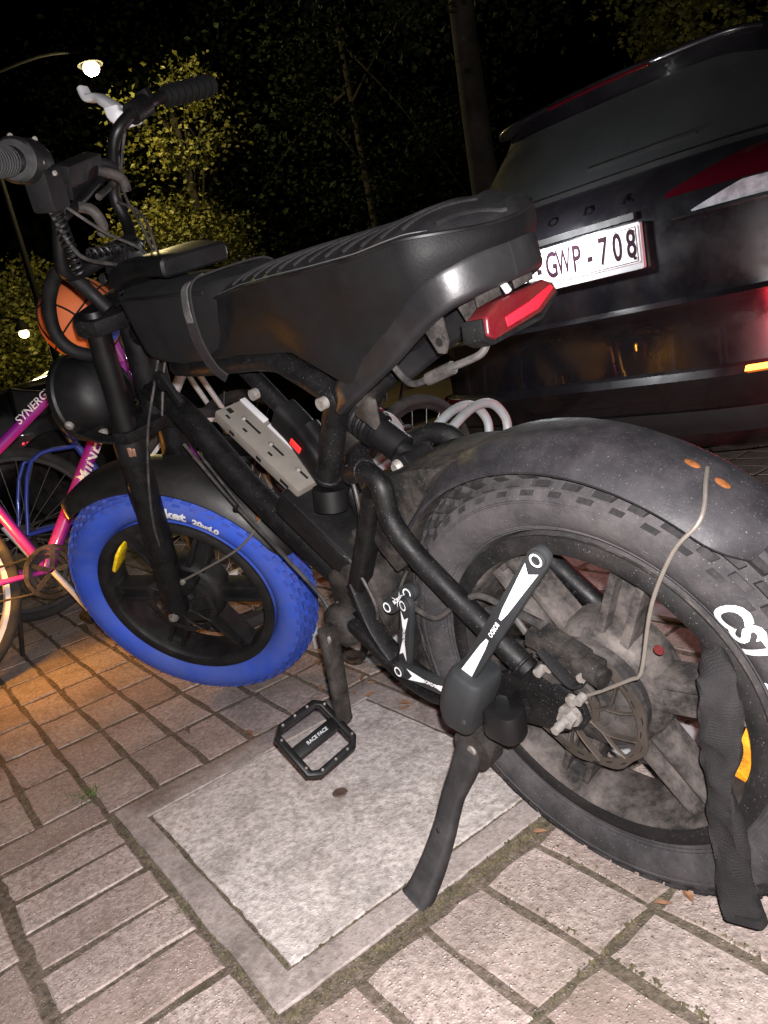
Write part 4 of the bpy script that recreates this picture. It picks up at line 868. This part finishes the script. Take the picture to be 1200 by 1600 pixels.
# ---- cloth sleeve hanging out of the rear wheel
sp_ = [(.150, .010, .352), (.166, -.030, .380), (.183, -.064, .382), (.189, -.074, .362), (.183, -.076, .331), (.176, -.074, .300), (.166, -.073, .269), (.166, -.076, .235), (.165, -.077, .200), (.163, -.080, .150), (.163, -.085, .112), (.170, -.092, .086)]
sl = empty('cloth_sleeve', 'black woven cloth lock sleeve hanging down over the rear rim', 'lock sleeve', BW((.165, -.08, .2)), (LEAN, 0, 0))
def slp():
    P = smoothpath(sp_, 44); FR = frames(P, (0, 1, 0)); V = []; F = []; n = 14
    for i, (p, (t, s, u)) in enumerate(zip(P, FR)):
        f = i / (len(P) - 1); wob = 1 + .10 * math.sin(f * 17 + 4 * f * f) * (1 - .6 * f) + .05 * math.sin(f * 43 + 1); w = .0215 * wob; th = .0085 * (1 + .25 * math.sin(f * 45 + 2)); tw = .5 * math.sin(f * 7 + .5)
        for j in range(n):
            a = 2 * math.pi * j / n; x = w * math.copysign(abs(math.cos(a)) ** .75, math.cos(a)); y = (th + .0003 * math.sin(i * 1.5708)) * math.sin(a) + .0030 * math.sin(3 * a + f * 26) + .0016 * math.sin(5 * a - f * 47)
            V.append(tuple(p + s * ((x + math.copysign(.00025, x) * math.sin(i * 1.5708)) * math.cos(tw) - y * math.sin(tw)) + u * (x * math.sin(tw) + y * math.cos(tw))))
    for i in range(len(P) - 1):
        for j in range(n): F.append((i * n + j, i * n + (j + 1) % n, (i + 1) * n + (j + 1) % n, (i + 1) * n + j))
    F.append(tuple(range(n))); F.append(tuple(range((len(P) - 1) * n, len(P) * n))); return V, F
obj('sleeve_tube', mv(slp(), (-.165, .08, -.2)), 'cloth', sl, smooth=60)
obj('sleeve_hem', mv(sweep([(.169, -.0912, .091), (.171, -.0925, .082)], rrect(.047, .019, .007, 3)), (-.165, .08, -.2)), 'cloth', sl)
# ---- bag strapped behind the bars
ba = Vector((-.60, 0, .85)); bag = lean_empty('frame_bag', 'black fabric frame bag strapped between handlebar and saddle', 'bag', ba)
def bagloft():
    V = []; F = []; n = 28; xs_ = [-.735, -.725, -.69, -.63, -.56, -.50, -.455, -.435, -.430]
    for i, x in enumerate(xs_):
        f = (x + .735) / .305; zt = .950 - .045 * f; zb = .812 - .030 * f; sc = .80 if i in (0, 8) else (.95 if i in (1, 7) else 1); hw = (.072 + .008 * math.sin(f * 3.1)) * sc; cz = (zt + zb) / 2; hh = (zt - zb) / 2 * (sc * .2 + .8)
        for j in range(n):
            a = 2 * math.pi * j / n; c, s = math.cos(a), math.sin(a); e = .42
            V.append((x + .03 * (-s) * (1 - f), hw * math.copysign(abs(c) ** e, c), cz + hh * math.copysign(abs(s) ** e, s) + .003 * math.sin(5 * a + 9 * f)))
    for i in range(len(xs_) - 1):
        for j in range(n): F.append((i * n + j, i * n + (j + 1) % n, (i + 1) * n + (j + 1) % n, (i + 1) * n + j))
    F.append(tuple(range(n))); F.append(tuple(range((len(xs_) - 1) * n, len(xs_) * n))); return V, F
def bg(name, g, mat, **k): return obj(name, mv(g, -ba), mat, bag, **k)
bg('bag_body', bagloft(), 'bag', smooth=50)
bg('bag_lid', bev(sweep([(-.755, 0, .962), (-.70, 0, .968), (-.63, 0, .962), (-.565, 0, .946)], rrect(.135, .034, .012, 3), 4, up=(0, 0, 1), scale=lambda f: 1 - .16 * abs(f - .4)), .004, 1), 'satin', label='dark clear lid pocket on the bag')
bg('bag_strap', join(sweep([(-.492, -.020, .948), (-.490, -.060, .942), (-.494, -.0835, .925), (-.505, -.0875, .88), (-.515, -.0855, .83), (-.530, -.076, .79), (-.515, -.068, .765)], rrect(.032, .003, .001, 1), 5, up=(1, 0, 0)) if False else sweep([(-.480, .072, .898), (-.480, .050, .9155), (-.480, -.045, .9165), (-.484, -.076, .910), (-.490, -.0868, .88), (-.500, -.0862, .83), (-.508, -.074, .79), (-.500, -.064, .768)], rrect(.0030, .028, .001, 1), 5, up=(1, 0, 0)), ), 'cloth', label='webbing strap with grey stitched patch')
bg('strap_patch', sweep([(-.4815, -.052, .9185), (-.4855, -.0810, .9085), (-.4915, -.0890, .880), (-.4945, -.0890, .860)], rrect(.0016, .019, .0005, 1), 5, up=(1, 0, 0)), M('reflective webbing', (.045, .045, .045), .5, bump=.8, bscale=600, dust=.6, dcol=(.13, .13, .13), nscale=30), label='grey reflective patch')
bg('zip', tube([(-.735, -.0760, .925), (-.68, -.0795, .926), (-.60, -.0825, .915), (-.52, -.0835, .905), (-.45, -.079, .893)], .0026, 4, 6), 'satin')
# ---- coil of cable lock on the rack foot
cc = Vector((-.955, .235, .085)); cl = empty('cable_lock', 'coiled black cable lock on the rack foot behind the crank', 'cable lock', cc)
P = []
for i in range(150):
    a = i / 150 * 2 * math.pi * 4.6; rr0 = .062 + .010 * math.sin(i * .13); P.append((rr0 * math.cos(a) * 1.05, .010 * math.sin(i * .07) + .012 * (i / 75 - 1), rr0 * math.sin(a) * .95))
obj('cable_coil', tube(P, .0072, 0, 8), 'cable', cl)
obj('cable_end', cyl((.05, 0, .05), (.085, 0, .10), .010, 14), 'satin', cl)
# ---- ball caught behind the bars
bl_c = Vector((-1.600, .075, .985))
ball = empty('ball', 'orange and blue basketball wedged behind the handlebar guard', 'ball', bl_c)
BR = .108
g = sph((0, 0, 0), BR, 40); 
mo = ([], []); V0 = g[0]; oF = []; bF = []
qb = Quaternion((1, .3, .2), 1.0)
for f in g[1]:
    c = sum((Vector(V0[i]) for i in f), Vector()) / len(f); c = qb @ c
    (bF if (c.x > .02 and c.y > .03 and abs(c.z) < .075) else oF).append(f)
obj('ball_skin', (V0, oF), 'ball', ball); obj('ball_panel', (V0, bF), 'ballblue', ball)
for ax, off in (((1, 0, 0), 0), ((0, 1, 0), 0), ((0, 0, 1), .055), ((0, 0, 1), -.055)):
    q = Vector((0, 0, 1)).rotation_difference(Vector(ax)); r = math.sqrt(BR * BR - off * off) + .0002
    obj('ball_seam', tube([qb.inverted() @ (q @ Vector((r * math.cos(t * .10472), r * math.sin(t * .10472), off))) for t in range(60)], .0026, 0, 6, closed=True), 'seam', ball)

# ================================================================== BIKE RACK
rk = empty('bike_rack', 'galvanised steel bike rack with paired hoops behind the fat bike', 'bike rack', (-.4, .35, 0))
def rp(name, g, mat='galv', **k): return obj(name, mv(g, (.4, -.35, 0)), mat, rk, **k)
def uvp(u, v, z): p = UV(u, v, z); return (p.x, p.y, p.z)
rp('base_rail', bev(xf(box((0, 0, 0), (1.35, .055, .010)), lambda w: UV(-.42 + w.x, .205 + w.y, .006 + w.z)), .002)); rp('base_rail', bev(xf(box((0, 0, 0), (1.35, .055, .010)), lambda w: UV(-.42 + w.x, .70 + w.y, .006 + w.z)), .002))
for x0 in (-1.20, -.80, .10):
    for dx in (0, .062):
        x = x0 + dx
        P = [(x, .255, .012), (x, .262, .10), (x, .30, .30), (x, .40, .455), (x, .50, .515), (x, .59, .550), (x, .660, .545), (x, .700, .500), (x, .692, .455), (x, .650, .42), (x, .56, .39), (x, .52, .30), (x, .62, .05), (x, .64, .012)]
        rp('hoop', tube(P, .0115, 6, 12))
rp('post', cyl((-.112, .215, .01), (-.150, .26, .36), .016, 14)); rp('post', cyl((-.945, .300, .012), (-.975, .30, .13), .011, 12))
rp('brace', bev(xf(box((0, 0, 0), (.30, .07, .008)), lambda w: UV(-.20 + w.x, .26 + w.y, .012 + w.z)), .002))

# ================================================================== OTHER BICYCLES (own frame: x along the heading from rear axle, y left, z up)
def bicycle(name, label, loc, heading, R, wb, col, col2, rimmat, lean=0., bbx=.40, head=(.86, .97), seat_h=.86, spokes=28, writing=None):
    root = empty(name, label, 'bicycle', loc, (lean, 0, heading), group='bikes parked behind the fat bike')
    def p(n, g, m, par=None, **k): return obj(n, g, m, par or root, **k)
    for wx in (0, wb):
        w_ = p('wheel', mv(lathe([(R - .050, -.012), (R - .036, -.013), (R - .036, .013), (R - .050, .012)], n=64), (wx, 0, R)), rimmat)
        p('tyre', mv(lathe([(R - .020 + .021 * math.cos(t), .021 * math.sin(t)) for t in [2 * math.pi * i / 10 for i in range(10)]], n=64), (wx, 0, R)), 'tyre2', w_)
        p('hub', mv(lathe([(.008, -.05), (.022, -.035), (.022, -.03), (.012, -.025), (.012, .025), (.022, .03), (.022, .035), (.008, .05)], n=20), (wx, 0, R)), 'spoke', w_)
        for i in range(spokes):
            a = 2 * math.pi * i / spokes; a2 = a + (.55 if i % 4 < 2 else -.55); s = .032 if i % 2 else -.032
            p('spoke', cyl((wx + .02 * math.cos(a2), s, R + .02 * math.sin(a2)), (wx + (R - .045) * math.cos(a), 0, R + (R - .045) * math.sin(a)), .0013, 4), 'spoke', w_, smooth=0)
    BB = Vector((bbx, 0, R - .035)); HD_ = Vector((head[0], 0, head[1])); HL_ = HD_ + Vector((.045, 0, -.14)); SC = Vector((bbx - .13, 0, seat_h - .17))
    fr_ = p('frame', join(tube([SC, HD_ + Vector((.008, 0, -.03))], .017, 0, 16)), col); p('down_tube', tube([BB, HL_ + Vector((-.005, 0, .02))], .022, 0, 18), col2, fr_)
    p('seat_tube', tube([BB, SC + Vector((-.012, 0, .05))], .016, 0, 14), col, fr_); p('head_tube', cyl(HL_, HD_, .021, 16), col2, fr_)
    for s in (-1, 1):
        p('seatstay', tube([SC + Vector((0, .012 * s, -.02)), (.10, .05 * s, R + .26), (0, .062 * s, R)], .008, 4, 10), col, fr_); p('chainstay', tube([BB + Vector((0, .03 * s, 0)), (.18, .05 * s, R - .01), (0, .062 * s, R)], .009, 4, 10), col, fr_)
        p('fork_blade', tube([HL_ + Vector((.01, .045 * s, -.01)), (wb - .05, .048 * s, R + .16), (wb, .05 * s, R)], .012, 4, 12, scale=lambda f: 1.1 - .35 * f), col2)
        p('brake_arm', tube([(wb - .08, .035 * s, R + .27), (wb - .06, .05 * s, R + .34)], .006, 0, 8), 'blackp')
    p('seat_post', cyl(SC, SC + Vector((-.04, 0, .16)), .013, 14), 'spoke')
    p('saddle', bev(sweep([(SC.x - .17, 0, seat_h + .01), (SC.x - .05, 0, seat_h), (SC.x + .10, 0, seat_h)], rrect(.15, .05, .02, 3), 5, scale=lambda f: 1 - .72 * f), .004, 1), 'plastic')
    hb = HD_ + Vector((-.02, 0, .07)); p('handlebar', tube([hb + Vector((-.06, .29, .05)), hb + Vector((-.01, .20, .04)), hb + Vector((.05, .06, 0)), hb + Vector((.05, -.06, 0)), hb + Vector((-.01, -.20, .04)), hb + Vector((-.06, -.29, .05))], .011, 5, 12), 'blackp'); p('stem', cyl(HD_, hb + Vector((.05, 0, 0)), .013), 'blackp')
    for s in (-1, 1): p('grip', cyl(hb + Vector((-.06, .29 * s, .05)), hb + Vector((-.035, .19 * s, .044)), .016, 14), 'plastic')
    y = -.045
    cr_ = p('chainring', join(*[mv(lathe([(r, -.002), (r, .002), (r - .012, .002), (r - .012, -.002)], n=48), (BB.x, y - dy, BB.z)) for r, dy in ((.085, .010), (.068, 0), (.052, -.008))], *[box((BB.x + .045 * math.cos(t), y - .006, BB.z + .045 * math.sin(t)), (.075, .004, .014), Matrix.Rotation(-t, 3, 'Y')) for t in [k * 1.2566 for k in range(5)]]), 'hub')
    p('crank', tube([(BB.x, y - .022, BB.z), (BB.x + .03, y - .03, BB.z - .07), (BB.x + .065, y - .034, BB.z - .155)], .009, 4, 10), 'alloy', cr_); p('crank', tube([(BB.x, .06, BB.z), (BB.x - .065, .075, BB.z + .155)], .009, 0, 10), 'alloy', cr_)
    p('pedal', bev(box((BB.x + .07, y - .085, BB.z - .158), (.085, .085, .020)), .004), 'plastic'); p('pedal', bev(box((BB.x - .07, .125, BB.z + .158), (.085, .085, .020)), .004), 'plastic')
    p('chain', join(*[tube([(BB.x, y, BB.z + s * .06), (.0, y, R + s * .035)], .0035, 0, 6) for s in (-1, 1)]), 'hub'); p('sprocket', mv(lathe([(.040, -.003), (.040, .003), (.02, .01), (.02, -.01)], n=24), (0, y, R)), 'hub')
    p('derailleur', join(tube([(.01, y, R - .03), (.03, y - .01, R - .10), (.05, y, R - .15)], .010, 3, 8), mv(lathe([(.02, -.003), (.02, .003), (.005, .003), (.005, -.003)], n=16), (.05, y, R - .15))), 'hub')
    p('reflector', bev(box((-R * .1 + .02, 0, R + R + .05), (.012, .05, .035)), .003), 'redlens')
    if writing:
        for (txt, a, b, size, off, m_) in writing:
            a = Vector(a); b = Vector(b); d = (b - a).normalized(); n_ = Vector((-.1, -1, .15)); n_ = (n_ - d * n_.dot(d)).normalized(); s = n_.cross(d)
            rad = off; g = text_geo(txt, size, 1, shear=.2, bold=size * .012)
            def wrap(v, c=(a + b) / 2, d=d, n_=n_, s=s, rad=rad): an = v.y / rad; return c + d * v.x + (n_ * math.cos(an) + s * math.sin(an)) * (rad + .0006)
            p('lettering', xf(g, wrap), m_, fr_, smooth=0)
    return root, p, BB
H90 = R_(90)
root, p, BB = bicycle('pink_bicycle', 'magenta mountain bike at the left edge beside the blue tyre', (-2.02, -.515, 0), H90, .33, 1.03, 'pink', 'pink', 'whitep', lean=R_(3), bbx=.41, head=(.80, .985), seat_h=.80,
    writing=[('SYNERGY', (.37, 0, .700), (.66, 0, .880), .034, .0185, 'whitep'), ('MINERVA', (.52, 0, .44), (.80, 0, .80), .060, .0235, 'whitep')])
p('kickstand', cyl((.33, .05, .29), (.30, .16, .01), .008, 10), 'blackp')
al_ = p('added_amber_light', bev(box((.245, -.070, .395), (.055, .018, .040)), .004), 'glowamber', label='added amber light at the left edge'); p('pedal_reflector', bev(box((BB.x + .113, -.13, BB.z - .158), (.006, .06, .014)), .001), 'amber')  # added light, stands for the orange flare
bicycle('blue_bicycle', 'blue and white mountain bike standing behind the magenta one', (-2.62, .02, 0), H90, .335, 1.05, 'bluep', 'whitep', 'blackp', lean=R_(-3), bbx=.42, head=(.83, .95), seat_h=.80, writing=[('GIANT', (.56, 0, .46), (.74, 0, .70), .055, .0235, 'bluep')])
bicycle('black_bicycle', 'small black bicycle standing beside the rack hoops before the car', (-1.52, .30, 0), H90, .27, .78, 'blackp', 'blackp', 'blackp', lean=R_(4), bbx=.30, head=(.60, .60), seat_h=.52, spokes=20)
ald = bpy.data.lights.new('added_amber_glow', 'POINT'); ald.energy = 9.0; ald.color = (1, .42, .05); ald.shadow_soft_size = .03  # added light, spreads the flare's orange over bike and ground
alo = bpy.data.objects.new('added_amber_glow', ald); COL.objects.link(alo); alo.location = (-1.90, -.275, .40)
# ================================================================== CARS (own frame: rear bumper at y = 0, nose towards +y)
SL = [  # z, rear y, front y, half width, roundness
    (.16, .16, 4.12, .76, 5), (.20, .07, 4.20, .84, 5), (.30, .00, 4.26, .895, 5.5), (.43, -.030, 4.30, .910, 6), (.452, -.012, 4.30, .912, 6), (.458, .022, 4.30, .912, 6), (.56, .030, 4.29, .914, 6), (.640, .022, 4.27, .915, 6),
    (.655, .012, 4.26, .915, 6), (.670, .034, 4.25, .914, 6), (.78, .046, 4.20, .910, 6), (.88, .052, 4.10, .905, 6), (.955, .060, 3.90, .895, 5.5), (1.00, .085, 3.45, .880, 5), (1.035, .125, 3.10, .850, 4.6), (1.075, .165, 2.95, .815, 4.2), (1.10, .185, 2.88, .800, 4.2),
    (1.34, .375, 2.42, .660, 4), (1.385, .400, 2.32, .635, 4), (1.42, .42, 2.24, .610, 4), (1.45, .56, 2.1, .55, 4), (1.468, .75, 1.9, .45, 3.6), (1.478, 1.0, 1.6, .22, 3)]
def slc(z):
    for a, b in zip(SL, SL[1:]):
        if z <= b[0]: t = (z - a[0]) / (b[0] - a[0]); return [p + (q - p) * t for p, q in zip(a, b)]
    return list(SL[-1])
def rear(x, z, off=0.):
    _, r, f, hw, n = slc(z); hl = (f - r) / 2; cx = min(.9999, abs(x) / hw); return Vector((x, (r + f) / 2 - hl * (1 - cx ** n) ** (1 / n) - off, z))
def car(name, label, loc, rot, detail=True):
    root = empty(name, label, 'car', loc, (0, 0, rot), group=None)
    def p(n, g, m, par=None, **k): return obj(n, g, m, par or root, **k)
    V = []; F = []; n = 96
    for (z, r, f, hw, ex) in SL:
        for i in range(n):
            a = 2 * math.pi * i / n; c, s = math.cos(a), math.sin(a)
            V.append((hw * math.copysign(abs(c) ** (2 / ex), c), (r + f) / 2 + (f - r) / 2 * math.copysign(abs(s) ** (2 / ex), s), z))
    for k in range(len(SL) - 1):
        for i in range(n): F.append((k * n + i, k * n + (i + 1) % n, (k + 1) * n + (i + 1) % n, (k + 1) * n + i))
    F.append(tuple(range((len(SL) - 1) * n, len(SL) * n))); F.append(tuple(range(n - 1, -1, -1)))
    body = p('body', (V, F), 'carpaint', smooth=28)
    def patch(n_, x0, x1, zlo, zhi, off, mat, nx=24, nz=8, par=None, **k):
        V = []; F = []
        for sh in (off, -.012):
            for i in range(nx + 1):
                x = x0 + (x1 - x0) * i / nx; za = zlo(x) if callable(zlo) else zlo; zb = zhi(x) if callable(zhi) else zhi
                for j in range(nz + 1): V.append(tuple(rear(x, za + (zb - za) * j / nz, sh)))
        m = (nx + 1) * (nz + 1); st = nz + 1
        for i in range(nx):
            for j in range(nz): a = i * st + j; F.append((a, a + 1, a + st + 1, a + st))
            for j in (0, nz): a = i * st + j; F.append((a, a + st, m + a + st, m + a))
        for i in (0, nx):
            for j in range(nz): a = i * st + j; F.append((a, a + 1, m + a + 1, m + a))
        return p(n_, (V, F), mat, par, **k)
    gl = patch('rear_window', -.66, .66, lambda x: 1.095 + .03 * max(0, abs(x) - .45), lambda x: 1.355 - .05 * max(0, abs(x) - .42) / .2, .004, 'glass', 30, 8)
    patch('window_trim', -.70, .70, 1.070, 1.088, .006, 'cartrim', 30, 2)
    for s in (-1, 1):
        x0, x1 = sorted((s * .36, s * .865))
        lamp = patch('tail_lamp', x0, x1, lambda x: .962 - .010 * (abs(x) - .36), lambda x: .972 + .075 * min(1, (abs(x) - .355) / .22), .008, 'carlens', 24, 4, label='red tail lamp cluster')
        x0, x1 = sorted((s * .44, s * .86))
        patch('clear_lamp', x0, x1, lambda x: .906, lambda x: .910 + .045 * min(1, (abs(x) - .438) / .14), .008, 'clearlens', 30, 3, lamp)
        x0, x1 = sorted((s * .38, s * .87)); patch('lamp_trim', x0, x1, .895, .901, .010, 'chrome', 20, 2, lamp)
        x0, x1 = sorted((s * .57, s * .80)); patch('bumper_reflector', x0, x1, lambda x: .437 - 0, lambda x: .4505, .016, 'glowred' if detail and s > 0 else 'carlens', 12, 2, label='narrow bumper reflector')  # right-hand reflector is made to glow, it is no lamp
        sw = [(s * .905, 1.05, 1.04), (s * .900, 2.60, 1.04), (s * .715, 2.40, 1.34), (s * .690, 1.00, 1.36)]
    patch('bumper_strip', -.80, .80, .250, .330, .006, 'cartrim', 24, 3); patch('lid_handle', -.26, .26, .930, .950, .012, 'cartrim', 16, 2)
    patch('wiper', .02, .40, lambda x: 1.130, lambda x: 1.139, .012, 'cartrim', 12, 1)
    G = []
    sp = p('spoiler', bev(sweep([(-.48, .515, 1.400), (-.38, .455, 1.412), (0, .425, 1.418), (.38, .455, 1.412), (.48, .515, 1.400)], rrect(.13, .020, .009, 3), 5, up=(0, 0, 1)), .003, 1), 'carpaint')
    p('brake_light', sweep([(-.20, .366, 1.406), (0, .360, 1.408), (.20, .366, 1.406)], rrect(.012, .010, .003, 2), 6, up=(0, 0, 1)), 'carlens', sp)
    # side windows and wheels
    for s in (-1, 1):
        V = []; F = []; nn = 20
        for j in range(6):
            z = 1.10 + .25 * j / 5; _, r, f, hw, ex = slc(z)
            for i in range(nn + 1):
                yy = -.62 + 1.14 * i / nn; hl = (f - r) / 2; V.append((s * (hw * (1 - abs(yy) ** ex) ** (1 / ex) + .004), (r + f) / 2 + yy * hl, z))
        for j in range(5):
            for i in range(nn): a = j * (nn + 1) + i; F.append((a, a + 1, a + nn + 2, a + nn + 1))
        p('side_window', (V, F), 'glass')
        for y in (.80, 3.42):
            w_ = p('wheel', lathe([(.19, .78 * s), (.19, .93 * s), (.05, .915 * s), (.05, .78 * s)], (0, y, .32), 40, axis='x'), 'hub'); p('tyre', lathe([(.19, .72 * s), (.29, .72 * s), (.315, .74 * s), (.32, .80 * s), (.32, .88 * s), (.31, .925 * s), (.28, .935 * s), (.19, .93 * s)], (0, y, .32), 48, axis='x'), 'tyre2', w_)
    return root, p, patch
CARX, CARY = -1.065, 1.475
croot, cp, cpatch = car('parked_car', 'dark hatchback with white number plate parked behind the bike', (CARX, CARY, 0), 0)
pz, px0 = .850, .015; py = .020
pt = R_(-4)
def PM(g): return xf(g, lambda v: Vector((px0 + v.x, rear(0, pz).y - .014 + v.z * -1. + v.y * .07, pz + v.y)))
def flat_plate(w, h, z0, z1, r=.006): 
    o = rrect(w, h, r, 3); n = len(o); V = [(x, y, z) for z in (z0, z1) for x, y in o]
    return V, [tuple(range(n)), tuple(range(2 * n - 1, n - 1, -1))] + [(i, (i + 1) % n, (i + 1) % n + n, i + n) for i in range(n)]
npf = cp('plate_holder', PM(flat_plate(.535, .138, -.010, .004)), 'plateframe')
cp('number_plate', PM(mv(flat_plate(.520, .110, .004, .0065), (0, .006, 0))), 'plate', npf)
cp('plate_border', PM(mv(join(*[flat_plate(w, h, .0066, .0072, .0008) for w, h in ()], *[mv(flat_plate(w, h, .0066, .0074, .0005), (x, y, 0)) for w, h, x, y in ((.508, .0022, 0, .0505), (.508, .0022, 0, -.0505), (.0022, .101, .253, 0), (.0022, .101, -.253, 0))]), (0, .006, 0))), 'platech', npf)
for i, ch in enumerate('1-GWP-708'):
    xx = (-.176, -.122, -.069, -.020, .032, .082, .134, .185, .234)[i]
    g = text_geo(ch, .108, 0, bold=.0022); cp('character', PM(mv(xf(g, lambda v: Vector((v.x * (.50 if ch == 'W' else .64), v.y * 1.08, v.z))), (xx, .006, .0072))), 'platech', npf, smooth=0)
cp('plate_screw', PM(join(*[mv(flat_plate(.010, .010, .0066, .0085, .0045), (.243, y, 0)) for y in (.045, -.034)])), 'platech', npf)
for i, ch in enumerate('SKODA'):
    g = text_geo(ch, .050, 0, bold=.001); xx = -.335 + .140 * i
    cp('badge_letter', xf(g, lambda v: rear(xx + v.x * 1.1, 1.004 - .008 + v.y * .75, .005)), 'chrome', smooth=0)
G = M('dark lamp glow', (.3, .01, .01))
# added lights: red glow for the unlit bumper reflector, white to brighten the plate
def plight(name, loc, e, col, r=.02, kind='POINT'):
    d = bpy.data.lights.new(name, kind); d.energy = e; d.color = col; d.shadow_soft_size = r; o = bpy.data.objects.new(name, d); COL.objects.link(o); o.location = loc; return o
plight('added_bumper_glow', (CARX + .70, CARY - .025, .535), 6.0, (1, .03, .06), .03)
cp('added_plate_lamp', bev(box((0, rear(0, .95).y - .004, .9475), (.10, .012, .006)), .002), M('added plate lamp', (.8, .8, .8), emit=(1, 1, 1), estr=1.))  # added lamp, whitens a plate that only reflects the flash
pll = plight('added_plate_light', (CARX, CARY + rear(0, .9).y - .16, .975), 8.5, (.95, .97, 1), .02)
car('parked_car', 'dark car standing at the far left behind the magenta bike', (-6.05, 4.45, 0), R_(180), False)

# ================================================================== LAMPS, TREES, HEDGE
def street_lamp(label, pos, h, e, hr=.13, arm=.5):
    root = empty('street_lamp', label, 'street lamp', (pos[0] - arm * .65, pos[1] - arm * .75, 0))
    ax, ay = arm * .65, arm * .75
    obj('post', tube([(0, 0, 0), (0, 0, h * .6), (0, 0, h + .15)], .038, 0, 12, scale=lambda f: 1.2 - .5 * f), 'lampmetal', root)
    obj('arm', tube([(0, 0, h + .13), (ax * .6, ay * .6, h + .22), (ax, ay, h + .16)], .016, 4, 8), 'lampmetal', root)
    obj('lamp_head', mv(lathe([(hr * 1.1, .035), (hr * 1.5, .03), (hr * 1.4, .06), (hr * .6, .15), (0, .17), (0, .12), (hr, .06)], n=24, axis='z'), (ax, ay, h)), 'lampmetal', root)
    obj('lamp_globe', sph((ax, ay, h), hr, 18, (1, 1, .85)), 'lampglow', root)
    o = plight('street_lamp_light', (ax, ay, h - .10), e, (1, .80, .36), .10); o.parent = root
street_lamp('tall lit street lamp shining yellow above the handlebar', (-7.581, 3.299), 3.995, 185, .085, 1.25)
street_lamp('small low lit lamp behind the ball at the left', (-9.26, 2.39), 1.70, 30, .06, .55)

def leaves(center, rad, n, size, seed, clumps=40, squash=1.):
    rg = random.Random(seed); V = []; F = []
    C_ = []
    for _ in range(clumps):
        while True:
            v = Vector((rg.uniform(-1, 1), rg.uniform(-1, 1), rg.uniform(-1, 1)))
            if .25 < v.length < 1: break
        C_.append((Vector((v.x * rad[0], v.y * rad[1], v.z * rad[2])) + Vector(center), rg.uniform(.10, .26) * min(rad)))
    for i in range(n):
        c, r = C_[rg.randrange(clumps)]; p = c + Vector((rg.gauss(0, r), rg.gauss(0, r), rg.gauss(0, r * .8))); s = size * rg.uniform(.6, 1.3)
        a = Vector((rg.uniform(-1, 1), rg.uniform(-1, 1), rg.uniform(-.6, .6))).normalized(); b = a.orthogonal(); b = Quaternion(a, rg.random() * 6.28) @ b; nrm = a.cross(b) * s * .18; k = len(V)
        V += [tuple(p - a * s), tuple(p + b * s * .5 + nrm), tuple(p + a * s), tuple(p - b * s * .5 + nrm)]; F += [(k, k + 1, k + 2), (k, k + 2, k + 3)]
    return V, F
def tree(label, base, h, r, crown_c, crown_r, n, size, seed, mat='leaf', name='tree', clumps=50):
    root = empty(name, label, 'tree', base)
    rg = random.Random(seed); G = [tube([(0, 0, -.05), (rg.uniform(-.05, .05), 0, h * .4), (rg.uniform(-.1, .1), rg.uniform(-.1, .1), h)], r, 6, 12, scale=lambda f: 1.15 - .6 * f)]
    obj('trunk', G[0], 'bark', root)
    G = []
    for i in range(4 if mat == 'leafd' else 8):
        t = rg.uniform(.6, .98); e = Vector(crown_c) + Vector((rg.uniform(-.8, .8) * crown_r[0], rg.uniform(-.8, .8) * crown_r[1], rg.uniform(-.6, .7) * crown_r[2])); s = Vector((0, 0, h * t)); G.append(tube([s, (s + e) / 2 + Vector((0, 0, .15)), e], r * .28, 4, 6, scale=lambda f: 1 - .8 * f))
    obj('limbs', join(*G), 'bark', root)
    obj('crown', leaves(crown_c, crown_r, n, size, seed, clumps), mat, root, smooth=0)
    return root
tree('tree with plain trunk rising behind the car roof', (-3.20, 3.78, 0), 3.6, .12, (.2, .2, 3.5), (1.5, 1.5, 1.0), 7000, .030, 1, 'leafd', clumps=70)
tree('yellow lit leafy tree right of the handlebar', (-9.1, 4.5, 0), 2.4, .07, (0, 0, 2.35), (.95, .95, .62), 11000, .034, 2, 'leaf', clumps=60)
tree('sparse tree with bright leaf sprigs above the handlebar', (-8.9, 4.9, 0), 4.0, .08, (.2, -.2, 3.75), (.9, .8, .75), 1900, .034, 3, 'leaf', clumps=26)
tree('pale green tree at the left edge under the lamp', (-10.9, 2.9, 0), 2.0, .06, (0, 0, 1.75), (.85, 1.05, .95), 11000, .034, 4, 'leaf', clumps=60)
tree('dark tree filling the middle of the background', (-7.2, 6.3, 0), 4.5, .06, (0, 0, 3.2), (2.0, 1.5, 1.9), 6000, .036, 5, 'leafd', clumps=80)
tree('tree overhanging the car at the upper right', (-3.0, 8.3, 0), 3.6, .12, (.1, -.3, 3.35), (1.7, 1.2, .75), 8500, .036, 6, 'leaf', clumps=60)
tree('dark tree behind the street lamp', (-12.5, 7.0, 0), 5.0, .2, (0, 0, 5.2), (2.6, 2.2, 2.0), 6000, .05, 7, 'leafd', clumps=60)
# far hedge as one mass
hv, hf = [], []
for i, (x, y) in enumerate(((-20, 3), (-19, 6), (-17.5, 9), (-15.5, 12), (-12.5, 13.5), (-9.5, 14), (-6, 14.5), (-2.5, 15), (1, 15))):
    g = leaves((x, y, 2.4), (2.1, 1.6, 2.4), 1700, .16, 50 + i, 40); hv, hf = join((hv, hf), g)
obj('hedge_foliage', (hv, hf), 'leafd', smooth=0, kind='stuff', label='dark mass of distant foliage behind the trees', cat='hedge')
